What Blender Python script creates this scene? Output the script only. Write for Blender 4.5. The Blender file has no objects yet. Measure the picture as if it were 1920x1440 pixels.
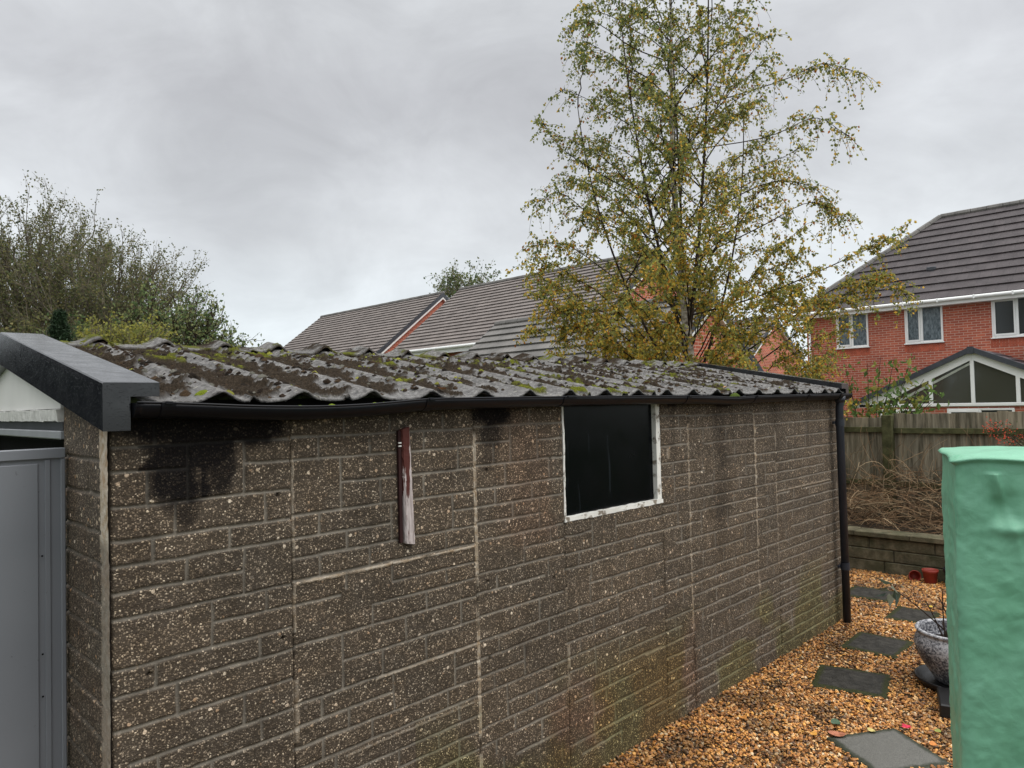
import bpy, math, random
import numpy as np
from mathutils import Vector, Matrix
random.seed(7); RNG = np.random.default_rng(11)
S = bpy.context.scene
COL = S.collection

# ------------------------------------------------------------------ camera
yaw, pit, rol = math.radians(44.922), math.radians(1.5956), math.radians(-1.36)
F = Vector((math.cos(yaw)*math.cos(pit), math.sin(yaw)*math.cos(pit), math.sin(pit)))
R = Vector((math.sin(yaw), -math.cos(yaw), 0)); U = R.cross(F)
R2 = math.cos(rol)*R + math.sin(rol)*U; U2 = -math.sin(rol)*R + math.cos(rol)*U
cd = bpy.data.cameras.new('camera'); cam = bpy.data.objects.new('camera', cd); COL.objects.link(cam)
M4 = Matrix((R2, U2, -F)).transposed().to_4x4(); M4.translation = Vector((-.7209, -2.5702, 2.0598))
cam.matrix_world = M4
cd.sensor_width = 36; cd.lens = 36*1338.7/1920; cd.clip_start = .05; cd.clip_end = 2000
S.camera = cam
S.render.resolution_x = 1024; S.render.resolution_y = 768

# ------------------------------------------------------------------ view, sky, sun
S.view_settings.view_transform = 'Standard'; S.view_settings.look = 'None'
S.view_settings.gamma = 1; S.view_settings.exposure = 0.36
SUN_EL, SUN_AZ = math.radians(48), math.radians(-65)      # azimuth measured from +X towards +Y
W = bpy.data.worlds.new("World"); S.world = W; W.use_nodes = True
nt = W.node_tree; nt.nodes.clear()
def WN(t, **k):
    n = nt.nodes.new(t)
    for a, b in k.items(): setattr(n, a, b)
    return n
out = WN('ShaderNodeOutputWorld'); sky = WN('ShaderNodeTexSky'); sky.sky_type = 'NISHITA'; sky.sun_disc = False
sky.sun_elevation = SUN_EL; sky.sun_rotation = math.pi/2 - SUN_AZ
bg1 = WN('ShaderNodeBackground'); bg1.inputs[1].default_value = .1; nt.links.new(sky.outputs[0], bg1.inputs[0])
tc = WN('ShaderNodeTexCoord'); mp = WN('ShaderNodeMapping'); mp.inputs['Scale'].default_value = (1, 1, 1.7)
mp.inputs['Location'].default_value = (.35, .1, .2)
nt.links.new(tc.outputs['Generated'], mp.inputs[0])
n1 = WN('ShaderNodeTexNoise'); n1.inputs['Scale'].default_value = 1.9; n1.inputs['Detail'].default_value = 7; n1.inputs['Roughness'].default_value = .52
n1.inputs['Distortion'].default_value = .15
nt.links.new(mp.outputs[0], n1.inputs['Vector'])
cr = WN('ShaderNodeValToRGB'); e = cr.color_ramp.elements
e[0].position = .32; e[0].color = (.475, .487, .50, 1); e[1].position = .68; e[1].color = (.76, .795, .81, 1)
m_ = cr.color_ramp.elements.new(.5); m_.color = (.60, .618, .632, 1)
nt.links.new(n1.outputs[0], cr.inputs[0])
# overcast sky is brighter overhead, and brighter in the gap low over the horizon
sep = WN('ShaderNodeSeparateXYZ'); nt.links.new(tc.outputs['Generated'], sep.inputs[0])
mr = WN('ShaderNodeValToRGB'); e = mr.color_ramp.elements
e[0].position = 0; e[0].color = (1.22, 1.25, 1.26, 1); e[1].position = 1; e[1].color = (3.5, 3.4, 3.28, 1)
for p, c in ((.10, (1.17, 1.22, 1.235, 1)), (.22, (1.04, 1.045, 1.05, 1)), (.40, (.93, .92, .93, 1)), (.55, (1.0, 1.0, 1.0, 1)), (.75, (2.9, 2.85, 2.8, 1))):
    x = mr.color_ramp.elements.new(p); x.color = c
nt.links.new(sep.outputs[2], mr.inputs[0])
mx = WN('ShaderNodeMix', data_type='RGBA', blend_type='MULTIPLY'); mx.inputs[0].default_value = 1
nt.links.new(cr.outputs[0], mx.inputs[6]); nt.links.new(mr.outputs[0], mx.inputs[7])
n2_ = WN('ShaderNodeTexNoise'); n2_.inputs['Scale'].default_value = 5.5; n2_.inputs['Detail'].default_value = 8; n2_.inputs['Roughness'].default_value = .6; n2_.inputs['Distortion'].default_value = .6
nt.links.new(mp.outputs[0], n2_.inputs['Vector'])
c2_ = WN('ShaderNodeValToRGB'); e = c2_.color_ramp.elements; e[0].position = .35; e[0].color = (.93, .93, .935, 1); e[1].position = .68; e[1].color = (1.09, 1.095, 1.10, 1)
nt.links.new(n2_.outputs[0], c2_.inputs[0])
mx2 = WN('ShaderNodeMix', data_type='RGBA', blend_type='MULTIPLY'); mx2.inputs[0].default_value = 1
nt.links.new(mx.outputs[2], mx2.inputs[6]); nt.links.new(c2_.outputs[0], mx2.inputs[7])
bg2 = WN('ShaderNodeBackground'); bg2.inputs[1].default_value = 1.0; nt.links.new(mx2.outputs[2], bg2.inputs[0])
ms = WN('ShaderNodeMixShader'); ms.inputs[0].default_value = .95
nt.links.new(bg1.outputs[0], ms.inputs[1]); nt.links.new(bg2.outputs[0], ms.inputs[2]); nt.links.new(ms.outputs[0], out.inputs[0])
sd = bpy.data.lights.new('sun', 'SUN'); sd.energy = 1.2; sd.angle = math.radians(35); sd.color = (1, .96, .9)
sun = bpy.data.objects.new('sun', sd); COL.objects.link(sun)
sv = Vector((math.cos(SUN_EL)*math.cos(SUN_AZ), math.cos(SUN_EL)*math.sin(SUN_AZ), math.sin(SUN_EL)))
sun.rotation_euler = sv.to_track_quat('Z', 'Y').to_euler()

# ------------------------------------------------------------------ noise in numpy
def hash2(ix, iy, s):
    n = (ix.astype(np.int64)*374761393 + iy.astype(np.int64)*668265263 + s*974711) & 0x7fffffff
    n = ((n ^ (n >> 13))*1274126177) & 0x7fffffff
    return ((n ^ (n >> 16)) & 0xffff)/65535.
def vn(x, y, f, s=0):
    x = x*f; y = y*f; ix = np.floor(x); iy = np.floor(y); fx = x-ix; fy = y-iy
    fx = fx*fx*(3-2*fx); fy = fy*fy*(3-2*fy)
    a = hash2(ix, iy, s); b = hash2(ix+1, iy, s); c = hash2(ix, iy+1, s); d = hash2(ix+1, iy+1, s)
    return (a*(1-fx)+b*fx)*(1-fy)+(c*(1-fx)+d*fx)*fy
def fbm(x, y, f, o=4, s=0, g=.5):
    t = 0; a = 1; n = 0
    for i in range(o): t = t+a*vn(x, y, f*2**i, s+i*17); n += a; a *= g
    return t/n
def sst(a, b, x): t = np.clip((x-a)/(b-a), 0, 1); return t*t*(3-2*t)

# ------------------------------------------------------------------ object helpers
def tag(o, label=None, cat=None, group=None, kind=None):
    if label: o['label'] = label
    if cat: o['category'] = cat
    if group: o['group'] = group
    if kind: o['kind'] = kind
    return o
def empty(name, loc=(0, 0, 0), rz=0):
    o = bpy.data.objects.new(name, None); COL.objects.link(o); o.location = loc; o.rotation_euler.z = rz
    o.empty_display_size = .2; return o
def npmesh(name, v, f, mat, parent=None, smooth=False, attrs=None, fattr=None):
    """v (n,3), f (m,k) constant k, or list of such arrays"""
    v = np.asarray(v, np.float32); fs = f if isinstance(f, list) else [f]
    fs = [np.asarray(a, np.int32) for a in fs if len(a)]
    me = bpy.data.meshes.new(name)
    me.vertices.add(len(v)); me.vertices.foreach_set('co', v.ravel())
    tot = np.concatenate([np.full(len(a), a.shape[1]) for a in fs]); idx = np.concatenate([a.ravel() for a in fs])
    me.loops.add(len(idx)); me.loops.foreach_set('vertex_index', idx.astype(np.int32))
    me.polygons.add(len(tot)); st = np.concatenate([[0], np.cumsum(tot)[:-1]])
    me.polygons.foreach_set('loop_start', st.astype(np.int32)); me.polygons.foreach_set('loop_total', tot.astype(np.int32))
    me.polygons.foreach_set('use_smooth', np.full(len(tot), bool(smooth)))
    me.update(calc_edges=True); me.validate()
    for k, a in (attrs or {}).items():
        at = me.attributes.new(k, 'FLOAT_COLOR', 'POINT'); b = np.ones((len(v), 4), np.float32); b[:, :a.shape[1]] = a
        at.data.foreach_set('color', b.ravel())
    for k, a in (fattr or {}).items():
        at = me.attributes.new(k, 'FLOAT_COLOR', 'FACE'); b = np.ones((len(tot), 4), np.float32); b[:, :a.shape[1]] = a
        at.data.foreach_set('color', b.ravel())
    me.materials.append(mat)
    o = bpy.data.objects.new(name, me); COL.objects.link(o)
    if parent: o.parent = parent
    return o
class MB:
    """collects simple shapes, links them as one mesh"""
    def __init__(s): s.v = []; s.q = []; s.t = []; s.n = 0
    def add(s, v, q=(), t=()):
        v = np.asarray(v, float)
        if len(q): s.q.append(np.asarray(q)+s.n)
        if len(t): s.t.append(np.asarray(t)+s.n)
        s.v.append(v); s.n += len(v); return s
    def box(s, x0, y0, z0, x1, y1, z1, b=0.0):
        if b <= 0:
            v = [(x, y, z) for z in (z0, z1) for y in (y0, y1) for x in (x0, x1)]
            return s.add(v, [(0, 2, 3, 1), (4, 5, 7, 6), (0, 1, 5, 4), (2, 6, 7, 3), (0, 4, 6, 2), (1, 3, 7, 5)])
        # chamfered box
        X = (x0, x1); Y = (y0, y1); Z = (z0, z1); v = []; k = {}
        for i in range(2):
            for j in range(2):
                for l in range(2):
                    sx, sy, sz = (1, -1)[i], (1, -1)[j], (1, -1)[l]
                    for ax in range(3):
                        p = [X[i]+sx*b, Y[j]+sy*b, Z[l]+sz*b]; p[ax] = (X[i], Y[j], Z[l])[ax]
                        k[i, j, l, ax] = len(v); v.append(p)
        q = []; t = []
        for ax in range(3):
            o = [a for a in range(3) if a != ax]
            for e in range(2):
                c = []
                for a, b_ in ((0, 0), (1, 0), (1, 1), (0, 1)):
                    ii = [0, 0, 0]; ii[ax] = e; ii[o[0]] = a; ii[o[1]] = b_; c.append(k[ii[0], ii[1], ii[2], ax])
                q.append(c)
            for a in range(2):
                for b_ in range(2):
                    ii = [0, 0, 0]; ii[o[0]] = a; ii[o[1]] = b_; jj = list(ii); jj[ax] = 1
                    q.append([k[tuple(ii)+(o[0],)], k[tuple(jj)+(o[0],)], k[tuple(jj)+(o[1],)], k[tuple(ii)+(o[1],)]])
        for i in range(2):
            for j in range(2):
                for l in range(2): t.append([k[i, j, l, 0], k[i, j, l, 1], k[i, j, l, 2]])
        return s.add(v, q, t)
    def quad(s, a, b, c, d): return s.add([a, b, c, d], [(0, 1, 2, 3)])
    def prism(s, poly, d):
        """poly: coplanar points; d: extrusion vector"""
        n = len(poly); p = np.array(poly, float); v = np.vstack([p, p+np.array(d)])
        s.q.append(np.array([(i, (i+1) % n, (i+1) % n+n, i+n) for i in range(n)])+s.n)
        for i in range(1, n-1): s.t.append(np.array([(0, i+1, i), (n, n+i, n+i+1)])+s.n)
        s.v.append(v); s.n += 2*n; return s
    def tube(s, pts, r, k=8, cap=True):
        p = np.array(pts, float); n = len(p); r = np.broadcast_to(np.asarray(r, float), (n,))
        t = np.gradient(p, axis=0); t /= np.linalg.norm(t, axis=1)[:, None]+1e-9
        u = np.array([0, 0, 1.]) if abs(t[0][2]) < .9 else np.array([1., 0, 0])
        a = np.cross(t, u); a /= np.linalg.norm(a, axis=1)[:, None]+1e-9; b = np.cross(t, a)
        th = np.arange(k)*2*math.pi/k
        v = p[:, None]+r[:, None, None]*(a[:, None]*np.cos(th)[None, :, None]+b[:, None]*np.sin(th)[None, :, None])
        v = v.reshape(-1, 3); i = np.arange(n-1)[:, None]*k; j = np.arange(k)[None]; j2 = (j+1) % k
        q = np.stack([i+j, i+j2, i+k+j2, i+k+j], -1).reshape(-1, 4)
        if cap:
            v = np.vstack([v, p[:1], p[-1:]]); c0 = n*k; jj = np.arange(k)
            t_ = np.vstack([np.stack([jj, np.full(k, c0), (jj+1) % k], -1), np.stack([(jj+1) % k+(n-1)*k, np.full(k, c0+1), jj+(n-1)*k], -1)])
            return s.add(v, q, t_)
        return s.add(v, q)
    def lathe(s, prof, c=(0, 0, 0), k=40):
        p = np.array(prof, float); th = np.arange(k)*2*math.pi/k; n = len(p)
        v = np.stack([p[:, 0][:, None]*np.cos(th), p[:, 0][:, None]*np.sin(th), np.repeat(p[:, 1][:, None], k, 1)], -1).reshape(-1, 3)+np.array(c)
        i = np.arange(n-1)[:, None]*k; j = np.arange(k)[None]; j2 = (j+1) % k
        return s.add(v, np.stack([i+j, i+j2, i+k+j2, i+k+j], -1).reshape(-1, 4))
    def build(s, name, mat, parent=None, smooth=False, attrs=None):
        fs = []
        if s.q: fs.append(np.concatenate(s.q))
        if s.t: fs.append(np.concatenate(s.t))
        o = npmesh(name, np.concatenate(s.v), fs, mat, parent, smooth, attrs); return o
def grid_faces(nx, ny):
    i = np.arange(nx-1)[:, None]; j = np.arange(ny-1)[None]
    a = i*ny+j; return np.stack([a, a+ny, a+ny+1, a+1], -1).reshape(-1, 4)

# ------------------------------------------------------------------ material helpers
class NM:
    def __init__(s, name, rough=.8, spec=.4, base=(.5, .5, .5), metal=0):
        s.m = bpy.data.materials.new(name); s.m.use_nodes = True; s.t = s.m.node_tree
        s.b = s.t.nodes['Principled BSDF']; s.b.inputs['Roughness'].default_value = rough
        s.b.inputs['Specular IOR Level'].default_value = spec; s.b.inputs['Base Color'].default_value = (*base, 1)
        s.b.inputs['Metallic'].default_value = metal; s._c = None
    def n(s, t, **k):
        x = s.t.nodes.new(t)
        for a, b in k.items(): setattr(x, a, b)
        return x
    def l(s, a, b): s.t.links.new(a, b)
    def co(s, scale=(1, 1, 1), rot=(0, 0, 0), loc=(0, 0, 0)):
        if s._c is None: s._c = s.n('ShaderNodeTexCoord')
        m = s.n('ShaderNodeMapping'); m.inputs['Scale'].default_value = scale; m.inputs['Rotation'].default_value = rot
        m.inputs['Location'].default_value = loc
        s.l(s._c.outputs['Object'], m.inputs[0]); return m.outputs[0]
    def noise(s, sc, det=4, ro=.55, vec=None, out=0, dist=0):
        n = s.n('ShaderNodeTexNoise'); n.inputs['Scale'].default_value = sc; n.inputs['Detail'].default_value = det
        n.inputs['Roughness'].default_value = ro; n.inputs['Distortion'].default_value = dist
        s.l(vec if vec is not None else s.co(), n.inputs['Vector']); return n.outputs[out]
    def vor(s, sc, vec=None, feat='F1', out='Color', rnd=1):
        n = s.n('ShaderNodeTexVoronoi', feature=feat); n.inputs['Scale'].default_value = sc; n.inputs['Randomness'].default_value = rnd
        s.l(vec if vec is not None else s.co(), n.inputs['Vector']); return n.outputs[out]
    def ramp(s, v, stops, interp='LINEAR'):
        r = s.n('ShaderNodeValToRGB'); r.color_ramp.interpolation = interp; el = r.color_ramp.elements
        el[0].position, el[0].color = stops[0][0], (*stops[0][1], 1); el[1].position, el[1].color = stops[-1][0], (*stops[-1][1], 1)
        for p, c in stops[1:-1]: x = el.new(p); x.color = (*c, 1)
        s.l(v, r.inputs[0]); return r.outputs[0]
    def fr(s, v, a, b, lo=0., hi=1.):
        r = s.n('ShaderNodeMapRange'); s.l(v, r.inputs[0])
        for i, x in enumerate((a, b, lo, hi)): r.inputs[i+1].default_value = x
        return r.outputs[0]
    def mix(s, f, a, b, bt='MIX'):
        m = s.n('ShaderNodeMix', data_type='RGBA', blend_type=bt)
        for sock, x in ((m.inputs[0], f), (m.inputs[6], a), (m.inputs[7], b)):
            if isinstance(x, (int, float)): sock.default_value = x
            elif isinstance(x, tuple): sock.default_value = (*x, 1)
            else: s.l(x, sock)
        return m.outputs[2]
    def math(s, op, a, b=0.):
        m = s.n('ShaderNodeMath', operation=op)
        for i, x in enumerate((a, b)):
            if isinstance(x, (int, float)): m.inputs[i].default_value = x
            else: s.l(x, m.inputs[i])
        return m.outputs[0]
    def attr(s, name, out='Color'):
        a = s.n('ShaderNodeAttribute'); a.attribute_name = name
        if out in ('R', 'G', 'B'):
            p = s.n('ShaderNodeSeparateColor'); s.l(a.outputs['Color'], p.inputs[0]); return p.outputs['RGB'.index(out)]
        return a.outputs['Color']
    def sep(s, c):
        p = s.n('ShaderNodeSeparateColor'); s.l(c, p.inputs[0]); return p.outputs
    def col(s, c): s.l(c, s.b.inputs['Base Color']); return s
    def rough(s, c): s.l(c, s.b.inputs['Roughness']); return s
    def bump(s, h, st=.5, d=.01):
        b = s.n('ShaderNodeBump'); b.inputs['Strength'].default_value = st; b.inputs['Distance'].default_value = d
        s.l(h, b.inputs['Height']); s.l(b.outputs[0], s.b.inputs['Normal']); return s

def simple(name, c, rough=.6, spec=.4, var=.25, sc=6, bumps=.2, bsc=60, bd=.003, metal=0):
    m = NM(name, rough, spec, c, metal)
    lo = tuple(x*(1-var) for x in c); hi = tuple(min(1, x*(1+var)) for x in c)
    m.col(m.ramp(m.noise(sc, 6), [(.3, lo), (.7, hi)]))
    if bumps: m.bump(m.noise(bsc, 5), bumps, bd)
    return m.m

# exposed aggregate concrete of the garage
def aggregate():
    m = NM('exposed_aggregate_concrete', .8, .3)
    A = m.sep(m.attr('A')); B = m.sep(m.attr('B'))
    nz = m.noise(9, 5); vec = m.n('ShaderNodeVectorMath', operation='ADD')
    m.l(m.co(), vec.inputs[0]); sc = m.n('ShaderNodeVectorMath', operation='SCALE'); m.l(m.noise(60, 2, out=1), sc.inputs[0]); sc.inputs['Scale'].default_value = .012
    m.l(sc.outputs[0], vec.inputs[1]); wv = vec.outputs[0]
    c1 = m.sep(m.vor(140, wv)); d1 = m.vor(140, wv, out='Distance')
    fine = m.ramp(c1[0], [(.0, (.04, .034, .028)), (.3, (.085, .072, .058)), (.6, (.15, .128, .103)), (.82, (.24, .205, .168)), (.95, (.40, .35, .29)), (1, (.62, .57, .49))])
    base = m.mix(m.fr(d1, .32, .58), fine, (.050, .042, .034))
    c2 = m.sep(m.vor(38, wv)); d2 = m.vor(38, wv, out='Distance')
    peb = m.math('MULTIPLY', m.fr(c2[0], .84, .87), m.fr(d2, .30, .22))
    pebc = m.ramp(c2[1], [(0, (.12, .11, .1)), (.35, (.3, .2, .12)), (.6, (.42, .38, .31)), (.8, (.33, .24, .17)), (1, (.6, .56, .5))])
    base = m.mix(peb, base, pebc)
    base = m.mix(m.fr(nz, .35, .65), m.mix(1., base, (.8, .77, .72), 'MULTIPLY'), base)
    base = m.mix(B[2], m.mix(1., base, (1.12, 1.05, .96), 'MULTIPLY'), m.mix(1., base, (1.5, 1.36, 1.2), 'MULTIPLY'))
    mort = m.ramp(m.noise(25, 6), [(.3, (.18, .16, .132)), (.7, (.28, .25, .208))])
    mort = m.mix(m.fr(m.noise(3.3, 4), .42, .6), m.mix(1., mort, (.66, .66, .66), 'MULTIPLY'), mort); base = m.mix(m.math('MULTIPLY', A[0], .85), base, mort)
    cream = m.ramp(m.noise(40, 5), [(.35, (.34, .25, .16)), (.65, (.52, .46, .38))])
    base = m.mix(A[2], base, cream)
    base = m.mix(m.math('MULTIPLY', B[0], .55), base, m.mix(1., base, (.85, .95, .34), 'MULTIPLY'))
    base = m.mix(m.math('MULTIPLY', B[1], .38), base, m.mix(1., base, (1.25, .72, .5), 'MULTIPLY'))
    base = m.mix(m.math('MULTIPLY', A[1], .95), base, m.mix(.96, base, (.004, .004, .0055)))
    m.col(base)
    m.rough(m.fr(A[1], 0, 1, .82, .75)); m.l(m.fr(A[1], 0, 1, .3, .06), m.b.inputs['Specular IOR Level'])
    h = m.math('ADD', m.math('MULTIPLY', m.fr(d1, .0, .55, 1, 0), .7), m.math('MULTIPLY', peb, .8))
    h = m.math('ADD', h, m.math('MULTIPLY', m.noise(220, 3), .5))
    h = m.math('MULTIPLY', h, m.fr(A[0], 0, 1, 1, .25))
    m.bump(h, .9, .0035); return m.m
M = {}
M['agg'] = aggregate()
M['black_pl'] = simple('black_gutter_plastic', (.006, .0065, .009), .35, .22, .3, 4, .15, 30)
M['black_in'] = simple('dark_interior', (.006, .006, .006), .9, .1)
M['pipe'] = simple('navy_black_pipe_plastic', (.02, .024, .034), .42, .45, .3, 3, .1, 40)
def barge():
    m = NM('wet_anthracite_upvc', .3, .7)
    g = m.noise(3, 5); m.col(m.ramp(g, [(.3, (.006, .007, .009)), (.7, (.010, .011, .013))]))
    v = m.vor(170, out='Distance'); c = m.sep(m.vor(170)); drop = m.math('MULTIPLY', m.fr(v, .38, .1), m.fr(c[0], .5, .6))
    big = m.noise(14, 6, .65)
    m.rough(m.fr(big, .35, .7, .12, .26)); m.bump(m.math('ADD', m.math('MULTIPLY', drop, .5), m.math('MULTIPLY', big, .15)), .28, .003)
    return m.m
M['barge'] = barge()
def steel():
    m = NM('grey_painted_steel_door', .42, .5)
    n = m.noise(1.2, 3); c = m.ramp(n, [(.3, (.17, .18, .20)), (.7, (.215, .225, .245))])
    sp = m.fr(m.noise(30, 5, .6), .68, .74); c = m.mix(sp, c, (.05, .05, .05)); m.col(c); m.bump(m.noise(9, 2), .12, .004); return m.m
M['steel'] = steel()
def paint_peel(name, pc, wc, thr=.56, stretch=(30, 30, 3)):
    m = NM(name, .7, .3)
    n = m.noise(1, 6, .65, vec=m.co(stretch)); n2 = m.noise(14, 4)
    f = m.fr(m.math('ADD', m.math('MULTIPLY', n, .6), m.math('MULTIPLY', n2, .4)), thr-.03, thr+.03)
    w = m.ramp(m.noise(1, 5, vec=m.co((60, 60, 4))), [(.3, tuple(x*.6 for x in wc)), (.7, wc)])
    m.col(m.mix(f, w, pc)); m.bump(m.math('ADD', f, m.noise(60, 4)), .5, .003); return m.m
M['white_peel'] = paint_peel('flaking_white_window_paint', (.74, .73, .69), (.30, .26, .21), .45, (16, 16, 16))
M['red_peel'] = paint_peel('flaking_dark_red_paint', (.075, .022, .018), (.44, .38, .36), .5)
M['white_board'] = simple('off_white_gable_board', (.66, .65, .62), .6, .3, .06, 3, .1, 20)
M['white_rough'] = simple('rough_white_render', (.58, .57, .54), .85, .2, .18, 30, .8, 50, .006)
M['glass_dark'] = None
def glass(name, c=(.012, .014, .016), rough=.06, spec=.5, smear=.0, hue=(.1, .1, .1)):
    m = NM(name, rough, spec)
    n = m.noise(1, 4, .6, vec=m.co((14, 14, 1.4))); s = m.fr(n, .62, .8, 0, smear)
    m.col(m.mix(s, c, hue)); m.rough(m.fr(m.noise(5, 3), .3, .7, rough, rough+.12)); return m.m
M['glass_dark'] = glass('dirty_garage_glass', (.0015, .002, .003), .16, .12, .45, (.045, .055, .07))
M['glass_house'] = glass('house_window_glass', (.03, .035, .038), .04, .6)
M['glass_frost'] = None
def frosted():
    m = NM('obscured_bathroom_glass', .3, .6)
    n = m.noise(1, 3, .6, vec=m.co((1, 22, 9))); m.col(m.ramp(n, [(.35, (.03, .05, .06)), (.65, (.16, .2, .22))])); m.bump(n, .5, .01); return m.m
M['glass_frost'] = frosted()
M['upvc'] = simple('white_upvc', (.88, .88, .86), .35, .4, .04, 3, 0)
M['lead'] = simple('dark_slate_grey_trim', (.05, .055, .065), .5, .4, .2, 5, .1)
def roofsheet():
    m = NM('weathered_corrugated_cement', .75, .3)
    A = m.sep(m.attr('A'))
    n = m.noise(45, 6, .65); n2 = m.noise(6, 4)
    c = m.ramp(n, [(.3, (.05, .047, .045)), (.5, (.145, .138, .132)), (.7, (.30, .29, .28))])
    c = m.mix(m.fr(n2, .4, .7, 0, .5), c, (.10, .098, .095))
    lich = m.fr(m.noise(26, 3, .7, vec=m.co(loc=(3, 1, 7))), .64, .7); c = m.mix(m.math('MULTIPLY', lich, .7), c, (.42, .40, .33))
    dm = m.ramp(m.noise(120, 4, .7), [(.3, (.012, .009, .006)), (.55, (.038, .028, .019)), (.8, (.11, .08, .052))])
    gm = m.ramp(m.noise(140, 4, .7), [(.3, (.045, .05, .008)), (.6, (.14, .15, .02)), (.8, (.26, .26, .05))])
    c = m.mix(m.math('MULTIPLY', A[0], .96), c, dm); c = m.mix(A[1], c, gm); m.col(c)
    wet = m.fr(A[2], 0, 1, 0, 1)
    m.rough(m.mix(wet, (.85, .85, .85), (.3, .3, .3))); m.l(m.fr(A[0], 0, 1, .35, .02), m.b.inputs['Specular IOR Level'])
    m.bump(m.math('ADD', m.noise(160, 5, .7), m.math('MULTIPLY', m.noise(40, 3), .8)), 1., .009)
    return m.m
M['roofsheet'] = roofsheet()
def mossm():
    m = NM('moss', .95, .1); A = m.attr('A'); n = m.noise(240, 5, .75)
    m.col(m.mix(1., A, m.ramp(n, [(.3, (.35, .35, .35)), (.7, (1.5, 1.5, 1.4))]), 'MULTIPLY')); m.bump(n, 1., .008); return m.m
M['moss'] = mossm()
def stones():
    m = NM('gravel_stones', .55, .4); A = m.attr('A'); n = m.noise(90, 4, .6)
    m.col(m.mix(1., A, m.ramp(n, [(.3, (.7, .7, .7)), (.7, (1.2, 1.2, 1.2))]), 'MULTIPLY')); return m.m
M['stones'] = stones()
M['soil'] = simple('gravel_bed_earth', (.09, .058, .032), .9, .1, .5, 60, 1., 120, .01)
def slab():
    m = NM('wet_mossy_slate_slab', .45, .1); A = m.sep(m.attr('A'))
    n = m.noise(18, 6, .65); c = m.ramp(n, [(.3, (.018, .017, .015)), (.6, (.045, .042, .037)), (.8, (.08, .075, .066))])
    s = m.fr(m.noise(120, 3, .6), .66, .72); c = m.mix(m.math('MULTIPLY', s, .6), c, (.17, .17, .16))
    g = m.fr(m.math('ADD', A[0], m.math('MULTIPLY', m.noise(22, 5), .9)), .75, 1.15)
    c = m.mix(m.math('MULTIPLY', g, .8), c, m.ramp(m.noise(70, 4), [(.3, (.012, .016, .006)), (.7, (.05, .055, .015))])); m.col(c)
    m.rough(m.fr(n, .3, .7, .45, .75)); m.bump(m.math('ADD', n, m.math('MULTIPLY', m.noise(90, 4), .5)), .6, .006); return m.m
M['slab'] = slab()
def slabgrey():
    m = NM('grey_concrete_slab', .6, .3); A = m.sep(m.attr('A'))
    c = m.ramp(m.noise(170, 5, .7), [(.3, (.06, .06, .055)), (.6, (.15, .145, .13)), (.8, (.24, .235, .21))])
    g = m.fr(m.math('ADD', A[0], m.math('MULTIPLY', m.noise(20, 5), .8)), .8, 1.2)
    c = m.mix(g, c, (.03, .034, .02)); m.col(c); m.bump(m.noise(120, 4), .6, .004); return m.m
M['slabgrey'] = slabgrey()
def oldstone():
    m = NM('mossy_walling_block', .85, .2)
    n = m.noise(9, 6, .65); c = m.ramp(n, [(.3, (.045, .042, .026)), (.5, (.11, .095, .06)), (.75, (.20, .175, .115))])
    g = m.fr(m.noise(3.5, 5, vec=m.co(loc=(5, 2, 1))), .45, .65); c = m.mix(m.math('MULTIPLY', g, .6), c, (.045, .05, .022)); m.col(c)
    m.bump(m.noise(45, 6, .7), .9, .012); return m.m
M['oldstone'] = oldstone()
def fencewood():
    m = NM('weathered_green_fence_wood', .85, .2)
    g = m.noise(1, 6, .7, vec=m.co((22, 22, 1.6))); A = m.attr('A', 'R')
    c = m.ramp(g, [(.3, (.06, .055, .038)), (.5, (.225, .20, .15)), (.7, (.38, .345, .265))])
    st = m.fr(m.noise(1, 5, .6, vec=m.co((3, 9, 1.2), loc=(2, 5, 0))), .45, .7)
    c = m.mix(m.math('MULTIPLY', st, .7), c, (.03, .032, .018))
    c = m.mix(1., c, m.ramp(A, [(0, (.7, .7, .68)), (1, (1.25, 1.2, 1.12))]), 'MULTIPLY'); m.col(c)
    m.bump(g, .7, .006); return m.m
M['fencewood'] = fencewood()
M['fencerail'] = simple('mossy_fence_rail_wood', (.075, .075, .035), .9, .15, .5, 12, .6, 40, .006)
def brick():
    m = NM('red_facing_brick', .85, .2)
    rot = m.n('ShaderNodeCombineXYZ'); p = m.n('ShaderNodeSeparateXYZ'); m.l(m.co(), p.inputs[0])
    sm = m.math('ADD', p.outputs[0], p.outputs[1]); m.l(sm, rot.inputs[0]); m.l(p.outputs[2], rot.inputs[1])
    b = m.n('ShaderNodeTexBrick'); b.inputs['Scale'].default_value = 1; b.inputs['Brick Width'].default_value = .225; b.inputs['Row Height'].default_value = .075
    b.inputs['Mortar Size'].default_value = .008; b.inputs['Mortar Smooth'].default_value = .2
    b.inputs['Color1'].default_value = (.53, .145, .085, 1); b.inputs['Color2'].default_value = (.36, .09, .058, 1); b.inputs['Mortar'].default_value = (.55, .38, .30, 1)
    m.l(rot.outputs[0], b.inputs['Vector'])
    c = m.mix(1., b.outputs[0], m.ramp(m.noise(.8, 5), [(.3, (.82, .84, .86)), (.7, (1.12, 1.1, 1.08))]), 'MULTIPLY')
    m.col(c); m.bump(b.outputs[1], -.4, .006); return m.m
M['brick'] = brick()
M['soldier'] = simple('soldier_brick', (.46, .12, .07), .85, .2, .3, 5, 0)
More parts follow.
